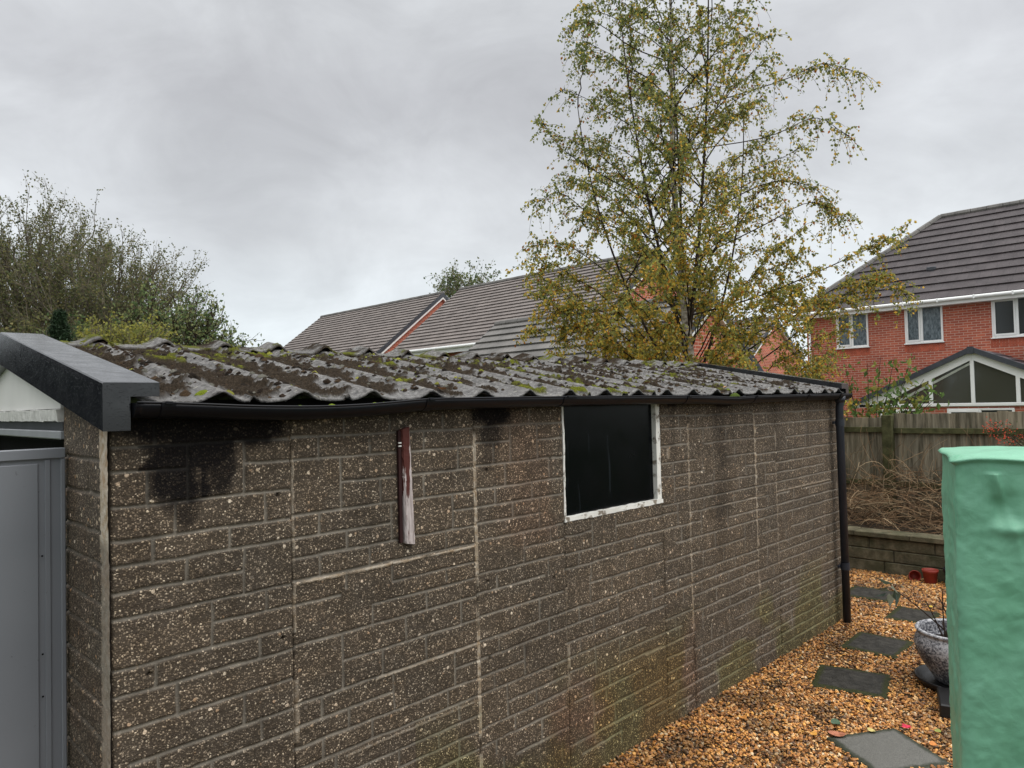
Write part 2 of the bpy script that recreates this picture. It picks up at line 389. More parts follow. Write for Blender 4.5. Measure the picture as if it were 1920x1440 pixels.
def tile(name, dark, light, speck=.4):
    m = NM(name, .75, .3)
    n = m.noise(2.2, 5); c = m.ramp(n, [(.3, dark), (.7, light)])
    s = m.fr(m.noise(22, 4, .75), .6, .7); c = m.mix(m.math('MULTIPLY', s, speck), c, (.3, .28, .26))
    p = m.n('ShaderNodeSeparateXYZ'); m.l(m.co(), p.inputs[0])
    # joints between tiles, staggered per course
    crs = m.math('FLOOR', m.math('MULTIPLY', p.outputs[2], 4.9)); h = m.math('FRACT', m.math('MULTIPLY', m.math('SINE', m.math('MULTIPLY', crs, 12.9898)), 43.7))
    j = m.math('FRACT', m.math('ADD', m.math('DIVIDE', p.outputs[1], .30), h))
    jm = m.math('LESS_THAN', j, .05); idn = m.math('FRACT', m.math('MULTIPLY', m.math('SINE', m.math('ADD', m.math('MULTIPLY', m.math('FLOOR', m.math('ADD', m.math('DIVIDE', p.outputs[1], .30), h)), 7.13), m.math('MULTIPLY', crs, 3.7))), 91.7))
    c = m.mix(1., c, m.ramp(idn, [(0, (.92, .92, .93)), (1, (1.07, 1.06, 1.06))]), 'MULTIPLY')
    c = m.mix(m.math('MULTIPLY', jm, .35), c, (.02, .018, .018)); m.col(c); m.bump(m.noise(40, 4), .3, .01); return m.m
M['tile_brown'] = tile('brown_concrete_roof_tile', (.135, .115, .105), (.205, .178, .163), .25)
M['tile_dark'] = tile('dark_concrete_roof_tile', (.05, .042, .044), (.085, .073, .075), .45)
M['tile_grey'] = tile('grey_lichen_roof_tile', (.11, .105, .098), (.18, .17, .158), .6)
M['bark_white'] = None
def birchbark():
    m = NM('silver_birch_bark', .7, .3); n = m.noise(1, 6, .6, vec=m.co((6, 6, 16)))
    m.col(m.ramp(n, [(.36, (.08, .06, .045)), (.46, (.26, .22, .17)), (.62, (.50, .46, .40))])); m.bump(n, .6, .01); return m.m
M['bark_white'] = birchbark()
M['bark_dark'] = simple('dark_twig_bark', (.035, .024, .018), .85, .2, .5, 8, .3)
M['bark_grey'] = simple('grey_brown_bark', (.14, .12, .09), .9, .2, .4, 5, 0)
M['deadtwig'] = None
def twigm():
    m = NM('dead_brown_twigs', .85, .2); A = m.attr('A'); m.col(A); return m.m
M['deadtwig'] = twigm()
def leafm(name, tr=.35):
    m = NM(name, .55, .18); A = m.attr('A'); m.col(A)
    t = m.n('ShaderNodeBsdfTranslucent'); m.l(A, t.inputs[0]); x = m.n('ShaderNodeMixShader'); x.inputs[0].default_value = tr
    o = [n for n in m.t.nodes if n.type == 'OUTPUT_MATERIAL'][0]
    m.l(m.b.outputs[0], x.inputs[1]); m.l(t.outputs[0], x.inputs[2]); m.l(x.outputs[0], o.inputs[0]); return m.m
M['leaf'] = leafm('autumn_leaves', .45)
M['needle'] = leafm('evergreen_needles', .1)
def coverm():
    m = NM('green_woven_plastic_cover', .42, .45)
    n = m.noise(3, 5); cc = m.ramp(n, [(.3, (.135, .355, .22)), (.7, (.19, .44, .30))]); gs = m.fr(m.noise(1, 6, .65, vec=m.co((11, 11, 1.6))), .52, .72); cc = m.mix(m.math('MULTIPLY', gs, .35), cc, (.10, .24, .17)); sp_ = m.fr(m.noise(55, 4, .7), .66, .72); cc = m.mix(m.math('MULTIPLY', sp_, .3), cc, (.10, .20, .12)); m.col(cc)
    dv = m.n('ShaderNodeVectorMath', operation='ADD'); m.l(m.co((1, 1, .55)), dv.inputs[0]); ds_ = m.n('ShaderNodeVectorMath', operation='SCALE'); m.l(m.noise(4, 3, out=1), ds_.inputs[0]); ds_.inputs['Scale'].default_value = .12; m.l(ds_.outputs[0], dv.inputs[1])
    f1 = m.vor(7, dv.outputs[0], out='Distance'); f2 = m.vor(19, dv.outputs[0], out='Distance')
    rd = m.math('ABSOLUTE', m.math('SUBTRACT', m.noise(9, 3, .5, dist=.9), .5)); rd2 = m.math('ABSOLUTE', m.math('SUBTRACT', m.noise(21, 3, .5, dist=.7), .5))
    m.bump(m.math('ADD', m.math('ADD', m.math('MULTIPLY', rd, .5), m.math('ADD', m.math('MULTIPLY', f1, .9), m.math('MULTIPLY', f2, .35))), m.math('ADD', m.math('MULTIPLY', rd2, .3), m.math('MULTIPLY', m.vor(420, out='Distance'), .03))), .35, .02); return m.m
M['cover'] = coverm()
def potm():
    m = NM('lime_streaked_dark_glazed_pot', .55, .4)
    n = m.noise(60, 6, .75); n2 = m.noise(4, 4)
    f = m.fr(m.math('ADD', m.math('MULTIPLY', n, .65), m.math('MULTIPLY', n2, .4)), .46, .56)
    m.col(m.mix(f, (.05, .053, .068), (.46, .46, .48))); m.bump(n, .4, .004); return m.m
M['pot'] = potm()
M['redpot'] = simple('red_plastic_plant_pot', (.26, .035, .022), .5, .4, .15, 8, 0)
M['blackblock'] = simple('black_wet_tray', (.012, .012, .013), .4, .4, .3, 8, .3)
M['grass'] = simple('short_grass', (.05, .07, .025), .9, .1, .4, 1.5, 0)

# ------------------------------------------------------------------ ground
g = MB(); g.quad((-300, -300, -.045), (600, -300, -.045), (600, 600, -.045), (-300, 600, -.045))
tag(g.build('ground', M['grass']), kind='structure')
nx, ny = 140, 110
xs = np.linspace(-1.5, 8.25, nx); ys = np.linspace(-3.6, 1.6, ny); X, Y = np.meshgrid(xs, ys, indexing='ij')
def ground_z(x, y): return .012*(fbm(x, y, 1.1, 3, 5)-.5)*2
Z = ground_z(X, Y)-.008
tag(npmesh('gravel_path', np.stack([X, Y, Z], -1).reshape(-1, 3), grid_faces(nx, ny), M['soil'], None, True), kind='structure')

SLABS = [  # centre, size, rotation, material, label
 ((7.14, .10), (.46, .46), 3, 'slab', 'green mossed stepping slab beside the foot of the downpipe, farthest of the slabs'),
 ((6.60, -.45), (.47, .38), 2, 'slab', 'dark slate stepping slab behind the plant pot, second farthest of the slabs'),
 ((5.57, -.47), (.50, .44), 1, 'slab', 'wet dark stepping slab to the left of the big grey pot'),
 ((4.66, -.59), (.47, .49), 14, 'slab', 'wet dark stepping slab nearest the garage wall, between two others'),
 ((3.73, -1.115), (.48, .46), -34, 'slabgrey', 'paler grey concrete stepping slab at the bottom edge, nearest of the slabs'),
]
def slab_mask(x, y, grow=.0):
    k = np.zeros(x.shape, bool)
    for (cx, cy), (w, d), r, _, _ in SLABS:
        a = math.radians(r); u = (x-cx)*math.cos(a)+(y-cy)*math.sin(a); v = -(x-cx)*math.sin(a)+(y-cy)*math.cos(a)
        k |= (np.abs(u) < w/2+grow) & (np.abs(v) < d/2+grow)
    return k
def make_slab(c, size, r, mat, label):
    n = 40; u = np.linspace(-.5, .5, n); Ux, Vy = np.meshgrid(u*size[0], u*size[1], indexing='ij')
    ed = np.minimum(size[0]/2-np.abs(Ux), size[1]/2-np.abs(Vy))
    wob = .006*(fbm(Ux+c[0]*3, Vy, 14, 3)-.5)
    z = .015+.004*(fbm(Ux+c[0], Vy+c[1], 9, 4)-.5)*2-np.clip(.010-ed, 0, .010)*.7
    top = np.stack([Ux+np.sign(Ux)*wob*(ed < .004), Vy+np.sign(Vy)*wob*(ed < .004), z], -1).reshape(-1, 3)
    f = grid_faces(n, n)
    ring = [i*n for i in range(n)]+[(n-1)*n+j for j in range(1, n)]+[i*n+n-1 for i in range(n-2, -1, -1)]+[j for j in range(n-2, 0, -1)]
    low = top[ring].copy(); low[:, 2] = -.03; k = len(ring); b = len(top)
    sf = [[ring[i], ring[(i+1) % k], b+(i+1) % k, b+i] for i in range(k)]
    A = np.zeros((len(top)+k, 3)); A[:len(top), 0] = (1-sst(.0, .09, ed)).ravel(); A[len(top):, 0] = 1
    root = npmesh('stepping_slab', np.vstack([top, low]), np.vstack([f, sf]), M[mat], None, False, {'A': A})
    root.location = (c[0], c[1], 0); root.rotation_euler.z = math.radians(r)
    tag(root, label, 'paving slab', 'stepping slabs in the gravel'); return root
for s_ in SLABS: make_slab(*s_)

# gravel stones, one mass
def gravel():
    ph = (1+5**.5)/2
    iv = np.array([(-1, ph, 0), (1, ph, 0), (-1, -ph, 0), (1, -ph, 0), (0, -1, ph), (0, 1, ph), (0, -1, -ph), (0, 1, -ph), (ph, 0, -1), (ph, 0, 1), (-ph, 0, -1), (-ph, 0, 1)])/1.9
    it = np.array([(0, 11, 5), (0, 5, 1), (0, 1, 7), (0, 7, 10), (0, 10, 11), (1, 5, 9), (5, 11, 4), (11, 10, 2), (10, 7, 6), (7, 1, 8), (3, 9, 4), (3, 4, 2), (3, 2, 6), (3, 6, 8), (3, 8, 9), (4, 9, 5), (2, 4, 11), (6, 2, 10), (8, 6, 7), (9, 8, 1)])
    P = []
    for x0, x1, y0, y1, dens in ((2.0, 4.6, -2.3, 0.02, 5200), (4.6, 6.3, -1.9, .02, 4000), (6.2, 8.14, -1.6, .95, 3200), (2.0, 4.6, -3.5, -2.3, 1800), (4.6, 6.2, -3.5, -1.9, 1800), (6.2, 8.1, -3.5, -1.6, 1800)):
        n = int((x1-x0)*(y1-y0)*dens); P.append(np.stack([RNG.uniform(x0, x1, n), RNG.uniform(y0, y1, n)], 1))
    P = np.concatenate(P); ok = ~slab_mask(P[:, 0], P[:, 1], -.010) & ~((P[:, 0] < 6.15) & (P[:, 1] > .012))
    P = P[ok]; n = len(P)
    r = RNG.uniform(.005, .0122, n)*(1+.25*(P[:, 0] > 6)); r[RNG.random(n) < .05] *= 1.35
    sc = np.stack([r*RNG.uniform(.9, 1.5, n), r*RNG.uniform(.7, 1.1, n), r*RNG.uniform(.32, .7, n)], 1)
    v = iv[None]*(1+RNG.uniform(-.28, .28, (n, 12, 1)))*sc[:, None]
    ax = RNG.normal(size=(n, 3))*np.array([.5, .5, 1]); 
    a, b, c = ax[:, 0]*.8, ax[:, 1]*.8, RNG.uniform(0, 6.28, n)
    def rot(v, i, j, t):
        ct, s = np.cos(t)[:, None], np.sin(t)[:, None]; w = v.copy(); w[..., i] = v[..., i]*ct-v[..., j]*s; w[..., j] = v[..., i]*s+v[..., j]*ct; return w
    v = rot(rot(rot(v, 1, 2, a), 0, 2, b), 0, 1, c)
    z = ground_z(P[:, 0], P[:, 1])+RNG.uniform(-.004, .013, n)
    v += np.concatenate([P, z[:, None]], 1)[:, None]
    pal = np.array([(.58, .30, .09), (.42, .19, .055), (.64, .42, .20), (.27, .12, .04), (.16, .09, .045), (.68, .56, .38), (.52, .26, .08), (.09, .05, .03), (.72, .40, .11), (.36, .23, .13)])
    ci = RNG.choice(len(pal), n, p=[.16, .17, .10, .15, .09, .04, .13, .05, .05, .06]); c = pal[ci]*RNG.uniform(.75, 1.2, (n, 1))
    lowf = fbm(P[:, 0], P[:, 1], 1.6, 3, 3)[:, None]; c = c*(.55+.9*lowf)*np.where(fbm(P[:, 0], P[:, 1], 4.5, 3, 61)[:, None] > .66, .5, 1)
    c = c*np.array([.95, .88, .80]); A = np.repeat(c, 12, 0); f = (it[None]+12*np.arange(n)[:, None, None]).reshape(-1, 3)
    o = npmesh('gravel', v.reshape(-1, 3), f, M['stones'], None, False, {'A': A})
    tag(o, 'golden brown and cream pea gravel covering the path beside the garage', 'gravel', kind='stuff')
gravel()

# ------------------------------------------------------------------ the concrete garage
GL = 6.12; RY = 1.47           # length, ridge
SEAMS = [0, .63, 1.58, 2.23, 3.18, 3.515, 4.47, 4.82, 5.79, 6.12]
JH = [tuple(float(a)/1000 for a in s.split(',')) for s in '97,3542,6038;113,3064,3459;136,2337,2697;178,2942,6045;208,2227,3116;296,4544,4791;301,3603,4249;314,2447,3122;317,1827,2220;394,3527,6066;430,1311,1571;430,1598,2205;430,2276,2909;473,4083,6075;508,2958,3531;512,1112,1573;513,1577,2208;518,2229,3132;575,3688,4630;587,889,1575;588,2706,3137;589,2962,3374;591,1775,2211;598,2252,2470;645,3524,5787;677,1581,2215;677,2235,2960;679,628,1578;756,2970,3185;759,1584,1895;759,2228,3146;760,629,1581;827,3044,4473;832,255,636;841,630,1081;842,1438,1583;845,1586,2221;849,2226,2688;906,3210,6114;917,53,627;926,632,1578;928,1581,2225;930,2235,3155;1002,5065,6126;1020,4553,4824;1022,3663,4259;1029,3215,3629;1030,10,629;1037,852,1581;1041,2621,3161;1044,1593,2199;1045,2440,2632;1131,3336,6105;1141,2,631;1149,638,1585;1156,2224,3167;1157,1588,2056;1207,4037,6114;1226,3,627;1233,994,1587;1234,3189,3658;1236,2227,3171;1245,1583,2227;1287,5317,5967;1291,4822,5062;1299,4486,4662;1304,636,834;1306,3529,4486;1309,1098,1581;1310,324,629;1324,1914,2230;1328,2693,3176;1328,3186,3361;1332,2230,2463;1386,3190,6098;1389,4,630;1397,632,1576;1406,1596,2223;1461,4641,5774;1474,-1,437;1476,3506,4478;1482,631,1587;1485,3339,3506;1489,1586,2036;1542,4818,6083;1556,4327,4795;1559,-2,628;1559,635,1092;1568,1447,1581;1568,1585,2219;1570,3199,3713;1628,4489,6092;1641,-1,624;1644,4027,4490;1648,634,1576;1653,1583,2222;1654,3196,3607;1737,5012,6102;1752,-1,626;1753,4476,4810;1757,3725,4476;1758,854,1579;1766,3194,3498;1767,1587,2227;1855,4484,6113;1862,637,1574;1864,445,627;1865,3504,4463;1866,-2,237;1871,2040,2216;1875,3200,3504;1876,1590,1822;1940,4448,6121;1948,-1,629;1949,638,1577;1951,3500,4448;1955,1592,2219;1959,3197,3501'.split(';')]
JV = [tuple(float(a)/1000 for a in s.split(',')) for s in '109,1746,1858;125,1556,1641;130,1140,1221;134,1953,2023;137,871,907;199,1639,1752;200,1028,1140;235,1473,1549;241,1751,1946;314,805,831;322,1229,1388;387,1559,1633;433,919,1024;440,1394,1554;443,1751,1949;496,1149,1225;499,848,919;525,1313,1377;525,1642,1751;748,1395,1467;749,691,752;749,848,919;749,1561,1639;751,1859,1940;805,622,675;846,930,1139;849,1649,1857;867,1944,2011;869,1328,1382;870,760,838;873,1481,1556;980,688,761;983,1407,1478;990,1873,1920;993,1145,1226;1038,932,1031;1041,1654,1753;1091,772,921;1093,1315,1396;1095,1488,1647;1095,1951,1999;1110,509,586;1162,1045,1145;1270,931,1036;1275,1652,1756;1279,1149,1225;1280,1869,1948;1329,525,585;1391,691,763;1392,1949,2011;1395,1258,1305;1396,1409,1481;1434,773,923;1440,1487,1648;1450,438,510;1454,610,677;1479,1046,1150;1480,1767,1868;1683,683,762;1685,371,429;1706,1768,1870;1715,1161,1215;1716,1575,1659;1718,845,922;1767,528,676;1787,1658,1762;1819,444,510;1826,1765,1950;1837,1493,1573;1895,695,841;1910,1248,1402;1974,1960,2033;1978,516,590;1979,1579,1649;2013,329,428;2017,938,1051;2029,1769,1952;2031,1418,1567;2090,851,927;2092,1158,1241;2115,1653,1756;2117,1328,1412;2337,855,935;2340,690,763;2344,1166,1236;2352,447,519;2438,944,1080;2442,237,424;2449,1079,1161;2463,775,849;2468,1241,1385;2471,527,689;2557,364,432;2578,705,761;2595,429,512;2636,952,1043;2638,227,310;2688,771,926;2690,77,160;2692,1248,1377;2694,521,675;2766,1049,1157;2877,1161,1238;2878,933,998;3048,764,921;3331,1393,1565;3344,832,915;3360,1238,1389;3426,63,113;3614,1872,1947;3635,512,607;3658,1153,1302;3700,1307,1395;3711,1761,1859;3739,1957,2037;3820,102,190;3829,808,906;3833,1028,1127;3858,1872,1949;3907,321,437;3945,919,1018;4009,756,820;4017,1139,1286;4027,1762,1865;4110,830,914;4121,1275,1378;4155,1641,1755;4159,1865,1946;4241,674,844;4245,492,557;4269,931,1122;4317,1504,1644;4365,446,513;4375,1754,1861;4496,172,307;4624,1640,1746;4630,1387,1537;4670,1200,1301;4680,1037,1137;4804,104,194;4808,297,418;4962,914,986;5027,184,287;5033,1656,1730;5097,1064,1159;5221,557,642;5289,1861,1937;5302,1377,1464;5374,984,1050;5439,1744,1839;5500,228,326'.split(';')]
garage = tag(empty('concrete_garage', (0, 0, 0)), 'long low garage of brown pebbled concrete panels under a mossy corrugated roof', 'garage')
LEV = [2.06, 1.95, 1.865, 1.755, 1.645, 1.56, 1.475, 1.39, 1.305, 1.225, 1.14, 1.03, .92, .83, .75, .665, .58, .51, .42, .33, .25, .16, .075]
def wall_mesh(x0, x1, name='wall_panel', ztop=2.06, zb=-.02, label=None):
    far = (x0+x1)/2; dx = .0042 if far < 1.7 else (.006 if far < 3.3 else .010); dz = .0042 if far < 1.7 else .0055
    nx = int((x1-x0)/dx)+1; nz = int((ztop-zb)/dz)+1
    x = np.linspace(x0, x1, nx); z = np.linspace(zb, ztop, nz); X, Z = np.meshgrid(x, z, indexing='ij')
    wx = .004*(fbm(X, Z, 9, 3, 2)-.5)*2; wz = .004*(fbm(X, Z, 9, 3, 9)-.5)*2
    d = np.full(X.shape, 9.); hw = .0050
    segh = [(a, b, c) for a, b, c in JH if c > x0 and b < x1]; segv = [(a, b, c) for a, b, c in JV if x0 < a < x1]
    # courses that the eye cannot follow far down the wall continue the same pattern
    rs = random.Random(int(x0*1000)+5)
    if x0 > 3.1:
        zs = [l for l in LEV if l < 1.2]
        for i, l in enumerate(zs):
            near = [s for s in segh if abs(s[0]-l) < .035]
            if not near: segh.append((l, x0, x1))
    for a, b in zip(LEV[:-1], LEV[1:]):
        xx = x0+rs.uniform(.1, .35)
        while xx < x1-.06:
            near = [s for s in segv if abs(s[0]-xx) < .25 and s[1] < (a+b)/2 < s[2]]
            if not near and (x0 > 3.1 or a < .75): segv.append((xx, b, a))
            xx += rs.uniform(.16, .42)
    for zz, a, b in segh:
        k = np.abs(Z+wz-zz)+np.clip(np.maximum(a-X, X-b)-.006, 0, 9)*3; d = np.minimum(d, k)
    for xx, a, b in segv:
        k = np.abs(X+wx-xx)+np.clip(np.maximum(a-Z, Z-b)-.006, 0, 9)*3; d = np.minimum(d, k+.0006)
    hw_ = hw*(.8+.6*fbm(X, Z, 5, 2, 31))
    j = 1-sst(hw_*.75, hw_*1.35, d)
    jdepth = .55+.6*fbm(X, Z, 2.3, 3, 40)
    edge = np.minimum(X-x0, x1-X); seam = 1-sst(.001, .005, edge)
    rel = .0078*(1-j*jdepth)+.0016*(fbm(X, Z, 60, 3, 4)-.5)*2*(1-j)+.003*(fbm(X, Z, 3, 3, 8)-.5)-.011*seam
    # drilled lifting holes
    for hx, hz in ((.575, 1.735), (.11, 1.19), (.585, 1.19), (.585, .67), (2.13, 1.76), (1.66, 1.74), (2.13, 1.13), (1.65, 1.20), (2.12, .645), (1.655, .83), (2.16, .93), (2.5, .72), (3.46, 1.13)):
        rr = np.hypot(X-hx, Z-hz); rel -= .02*(1-sst(.005, .010, rr))
    n1 = fbm(X, Z, 7, 4, 50); n2 = fbm(X, Z, 2, 4, 60); n3 = fbm(X, Z, 22, 3, 70)
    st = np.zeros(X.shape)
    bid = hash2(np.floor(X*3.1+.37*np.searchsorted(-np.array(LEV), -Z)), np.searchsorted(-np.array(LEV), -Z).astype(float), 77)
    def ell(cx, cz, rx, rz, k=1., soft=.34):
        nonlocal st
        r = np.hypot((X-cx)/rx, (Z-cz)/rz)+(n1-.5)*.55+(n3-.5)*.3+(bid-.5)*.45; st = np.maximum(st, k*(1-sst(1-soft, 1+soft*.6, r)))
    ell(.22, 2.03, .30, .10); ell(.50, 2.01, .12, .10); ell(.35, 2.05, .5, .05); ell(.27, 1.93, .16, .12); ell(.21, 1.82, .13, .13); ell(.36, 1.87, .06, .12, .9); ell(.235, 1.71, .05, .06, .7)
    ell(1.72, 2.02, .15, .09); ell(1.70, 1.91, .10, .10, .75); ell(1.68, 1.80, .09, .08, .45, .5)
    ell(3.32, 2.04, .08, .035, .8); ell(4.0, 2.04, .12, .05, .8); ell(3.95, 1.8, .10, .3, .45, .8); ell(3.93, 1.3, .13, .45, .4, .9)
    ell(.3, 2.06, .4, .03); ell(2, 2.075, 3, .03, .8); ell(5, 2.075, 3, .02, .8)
    st = np.maximum(st, .97*sst(1.935, 1.995, Z+(n1-.5)*.10+(bid-.5)*.05-.05*np.exp(-((X-.40)/.03)**2))*(1-sst(.58, .64, X))*sst(.05, .1, X)); st = np.maximum(st, .6*sst(2.0, 2.06, Z+(n1-.5)*.06))  # eaves band: black stain with the gutter's shadow painted into it
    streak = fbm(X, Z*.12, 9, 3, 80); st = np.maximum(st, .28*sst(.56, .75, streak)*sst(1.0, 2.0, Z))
    gr = sst(.45, .62, fbm(X, Z, 2.2, 4, 90)+.16*(1-sst(.0, .5, Z))-.12*(Z > .7))*(1-sst(.35, .8, Z))*(X > 1.2)
    gr = np.maximum(gr, .8*(1-sst(0, .06, np.abs(X-3.02)+(n1-.5)*.05))*(1-sst(.2, .6, Z)))
    ru = sst(.5, .68, fbm(X, Z, 2.6, 4, 95))*(1-sst(.3, .75, Z))*sst(1.9, 2.2, X)+.55*sst(.45, .6, n2)*sst(1.62, 1.9, X)*(1-sst(2.2, 2.3, X))*sst(1.25, 1.4, Z)
    # cream sealant in the seams
    cr = np.zeros(X.shape)
    wj = (n3-.5)*.008
    for sx, w, lo, hi, k in ((1.58, .0075, 0, 1.97, 1.), (.634, .0035, 1.2, 1.9, .5), (3.515, .007, .5, 1.9, .95), (4.47, .008, .4, 1.98, 1.), (4.82, .007, .7, 1.95, .8), (2.23, .003, .5, 1.05, .7), (5.79, .006, .9, 1.98, .6), (.636, .010, .78, 1.02, .4), (2.236, .007, .62, .75, .6)):
        cr = np.maximum(cr, k*(1-sst(w, w+.003, np.abs(X-sx+wj)))*(Z > lo)*(Z < hi)*sst(.25, .45, n1))
    for zz, a, b, k, w in ((1.385, .63, 1.58, .85, .004), (.92, 1.0, 1.58, .35, .003), (.655, .85, 1.58, .4, .004), (1.305, 3.9, 4.6, .5, .004), (1.31, 4.82, 5.9, .5, .004), (.847, 0, .3, .5, .0015)):
        cr = np.maximum(cr, k*(1-sst(w, w+.003, np.abs(Z-zz+wj)))*(X > a)*(X < b)*sst(.3, .5, n1))
    cr = np.maximum(cr, .45*(1-sst(.8, 1.0, np.hypot((X-3.26)/.022, (Z-1.715)/.04))))
    rel = rel+.005*cr
    tint = np.clip(.5+(n2-.5)*1.6+.25*np.sign(hash2(np.floor(X*2.6), np.floor(Z*9), 3)-.5)+.1*sst(1.6, 1.0, Z)*0, 0, 1)
    V = np.stack([X, -rel, Z], -1).reshape(-1, 3)
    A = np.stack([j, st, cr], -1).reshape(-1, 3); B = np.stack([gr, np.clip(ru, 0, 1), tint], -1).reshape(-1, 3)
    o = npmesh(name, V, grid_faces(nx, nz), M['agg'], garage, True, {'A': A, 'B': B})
    if label: o['label'] = label
    return o
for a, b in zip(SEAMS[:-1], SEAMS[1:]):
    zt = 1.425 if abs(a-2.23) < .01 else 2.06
    wall_mesh(a, b, ztop=zt, label='panel black with damp and painted-in gutter shade under the eaves' if a == 0 else None)
# inner mass of the walls, so that they have thickness
mb = MB(); mb.box(.0, .012, -.02, 2.228, .075, 2.06); mb.box(2.228, .012, -.02, 3.182, .075, 1.42); mb.box(3.182, .012, -.02, 6.12, .075, 2.06)
mb.box(6.06, .0755, -.02, 6.12, 2.93, 2.06); mb.box(0.08, 2.87, -.02, 6.06, 2.93, 2.06)
mb.prism([(6.06, .0, 2.0605), (6.06, 2.93, 2.0605), (6.06, 1.47, 2.35)], (.06, 0, 0)).build('rear_wall', simple('plain_concrete', (.12, .1, .085), .9, .2), garage)
# front pillar
def pillar():
    y0, y1 = 0.0, .53; dy = .0042; ny_ = int((y1-y0)/dy)+1; nz = 480
    y = np.linspace(y0, y1, ny_); z = np.linspace(-.02, 2.10, nz); Yp, Zp = np.meshgrid(y, z, indexing='ij')
    d = np.full(Yp.shape, 9.)
    wy = .004*(fbm(Yp, Zp, 9, 3, 2)-.5)*2
    for l in (1.905, 1.79, 1.665, 1.56, 1.43, 1.33, 1.21, 1.10, .99, .87, .76, .64, .53, .4, .28): d = np.minimum(d, np.abs(Zp+wy-l))
    rs = random.Random(4)
    L = [1.905, 1.79, 1.665, 1.56, 1.43, 1.33, 1.21, 1.10, .99, .87, .76]
    for a, b in zip(L[:-1], L[1:]):
        yy = rs.uniform(.15, .42); d = np.minimum(d, np.abs(Yp+wy-yy)+np.clip(np.maximum(b-Zp, Zp-a), 0, 9)*3)
    j = 1-sst(.004, .0085, d)
    n1 = fbm(Yp, Zp, 7, 4, 150); n3 = fbm(Yp, Zp, 22, 3, 170)
    strip = 1-sst(.078, .092, Yp+(n3-.5)*.02)
    cr = strip*(sst(1.60, 1.66, Zp+(n1-.5)*.1)*.9+.28)
    cr = np.maximum(cr, .6*(1-sst(.9, 1.05, np.hypot((Yp-.02)/.05, (Zp-.86)/.05))))
    rel = .009*(1-j)*(1-strip)+.002*(fbm(Yp, Zp, 60, 3, 4)-.5)*2+.006*strip+.003*cr
    V = np.stack([-rel-.001, Yp-.006, Zp], -1).reshape(-1, 3)
    tint = np.clip(.35+(fbm(Yp, Zp, 3, 3)-.5), 0, 1)
    A = np.stack([np.maximum(j*.6, strip*.9), strip*.0, cr], -1).reshape(-1, 3); B = np.stack([0*cr, .25*sst(.5, .6, n1), tint], -1).reshape(-1, 3)
    o = npmesh('front_pillar', V, grid_faces(ny_, nz), M['agg'], garage, True, {'A': A, 'B': B})
    o.data.flip_normals()
pillar()
MB().box(.0005, .076, -.02, .075, .53, 2.06).build('pillar_core', M['agg'], garage)

# window
wx0, wx1, wz0, wz1 = 2.232, 3.178, 1.412, 2.06
win = MB()
def rough_bar(mb, x0, y0, z0, x1, y1, z1, n=28, amp=.003):
    # a bar with a slightly uneven, paint-lumped surface, long axis x or z
    L = 'x' if x1-x0 > z1-z0 else 'z'; rs = np.random.default_rng(int(abs(x0*977+z0*131)*10))
    t = np.linspace(0, 1, n); sec = [(0, 0), (1, 0), (1, 1), (0, 1)]; v = []
    for tt in t:
        for a, b in sec:
            q_ = tt*max(x1-x0, z1-z0)+3*a+7*b; jx = float(fbm(np.array([q_]), np.array([x0]), 13, 4, 501)[0]-.5)*amp*5; jy = float(fbm(np.array([q_]), np.array([z0]), 17, 4, 502)[0]-.5)*amp*5
            if L == 'x': v.append((x0+(x1-x0)*tt, y0+(y1-y0)*a+jx*.6, z0+(z1-z0)*b+jy))
            else: v.append((x0+(x1-x0)*a+jx, y0+(y1-y0)*b+jy*.6, z0+(z1-z0)*tt))
    q = [(i*4+k, i*4+(k+1) % 4, (i+1)*4+(k+1) % 4, (i+1)*4+k) for i in range(n-1) for k in range(4)]+[(0, 1, 2, 3), (4*n-4, 4*n-3, 4*n-2, 4*n-1)]
    mb.add(v, q)
rough_bar(win, wx0-.004, -.012, 1.408, wx1+.008, .06, 1.434, 60, .0018)
rough_bar(win, wx0, -.006, 1.4345, wx0+.014, .05, 2.055, 50, .0016)
rough_bar(win, wx1-.044, -.006, 1.4345, wx1, .06, 2.055, 50, .0014)
wo = win.build('window', M['white_peel'], garage); wo['label'] = 'window with flaking white paint and a nearly black pane'
p = MB().quad((wx0+.02, .022, 1.43), (wx1-.05, .022, 1.43), (wx1-.05, .022, 2.06), (wx0+.02, .022, 2.06)).build('pane', M['glass_dark'], wo)
# black filler board: shade of the gap under the roof sheet, as colour
MB().box(.10, -.004, 2.0605, 6.1, .02, 2.10).build('eaves_shade_filler', M['black_in'], garage)
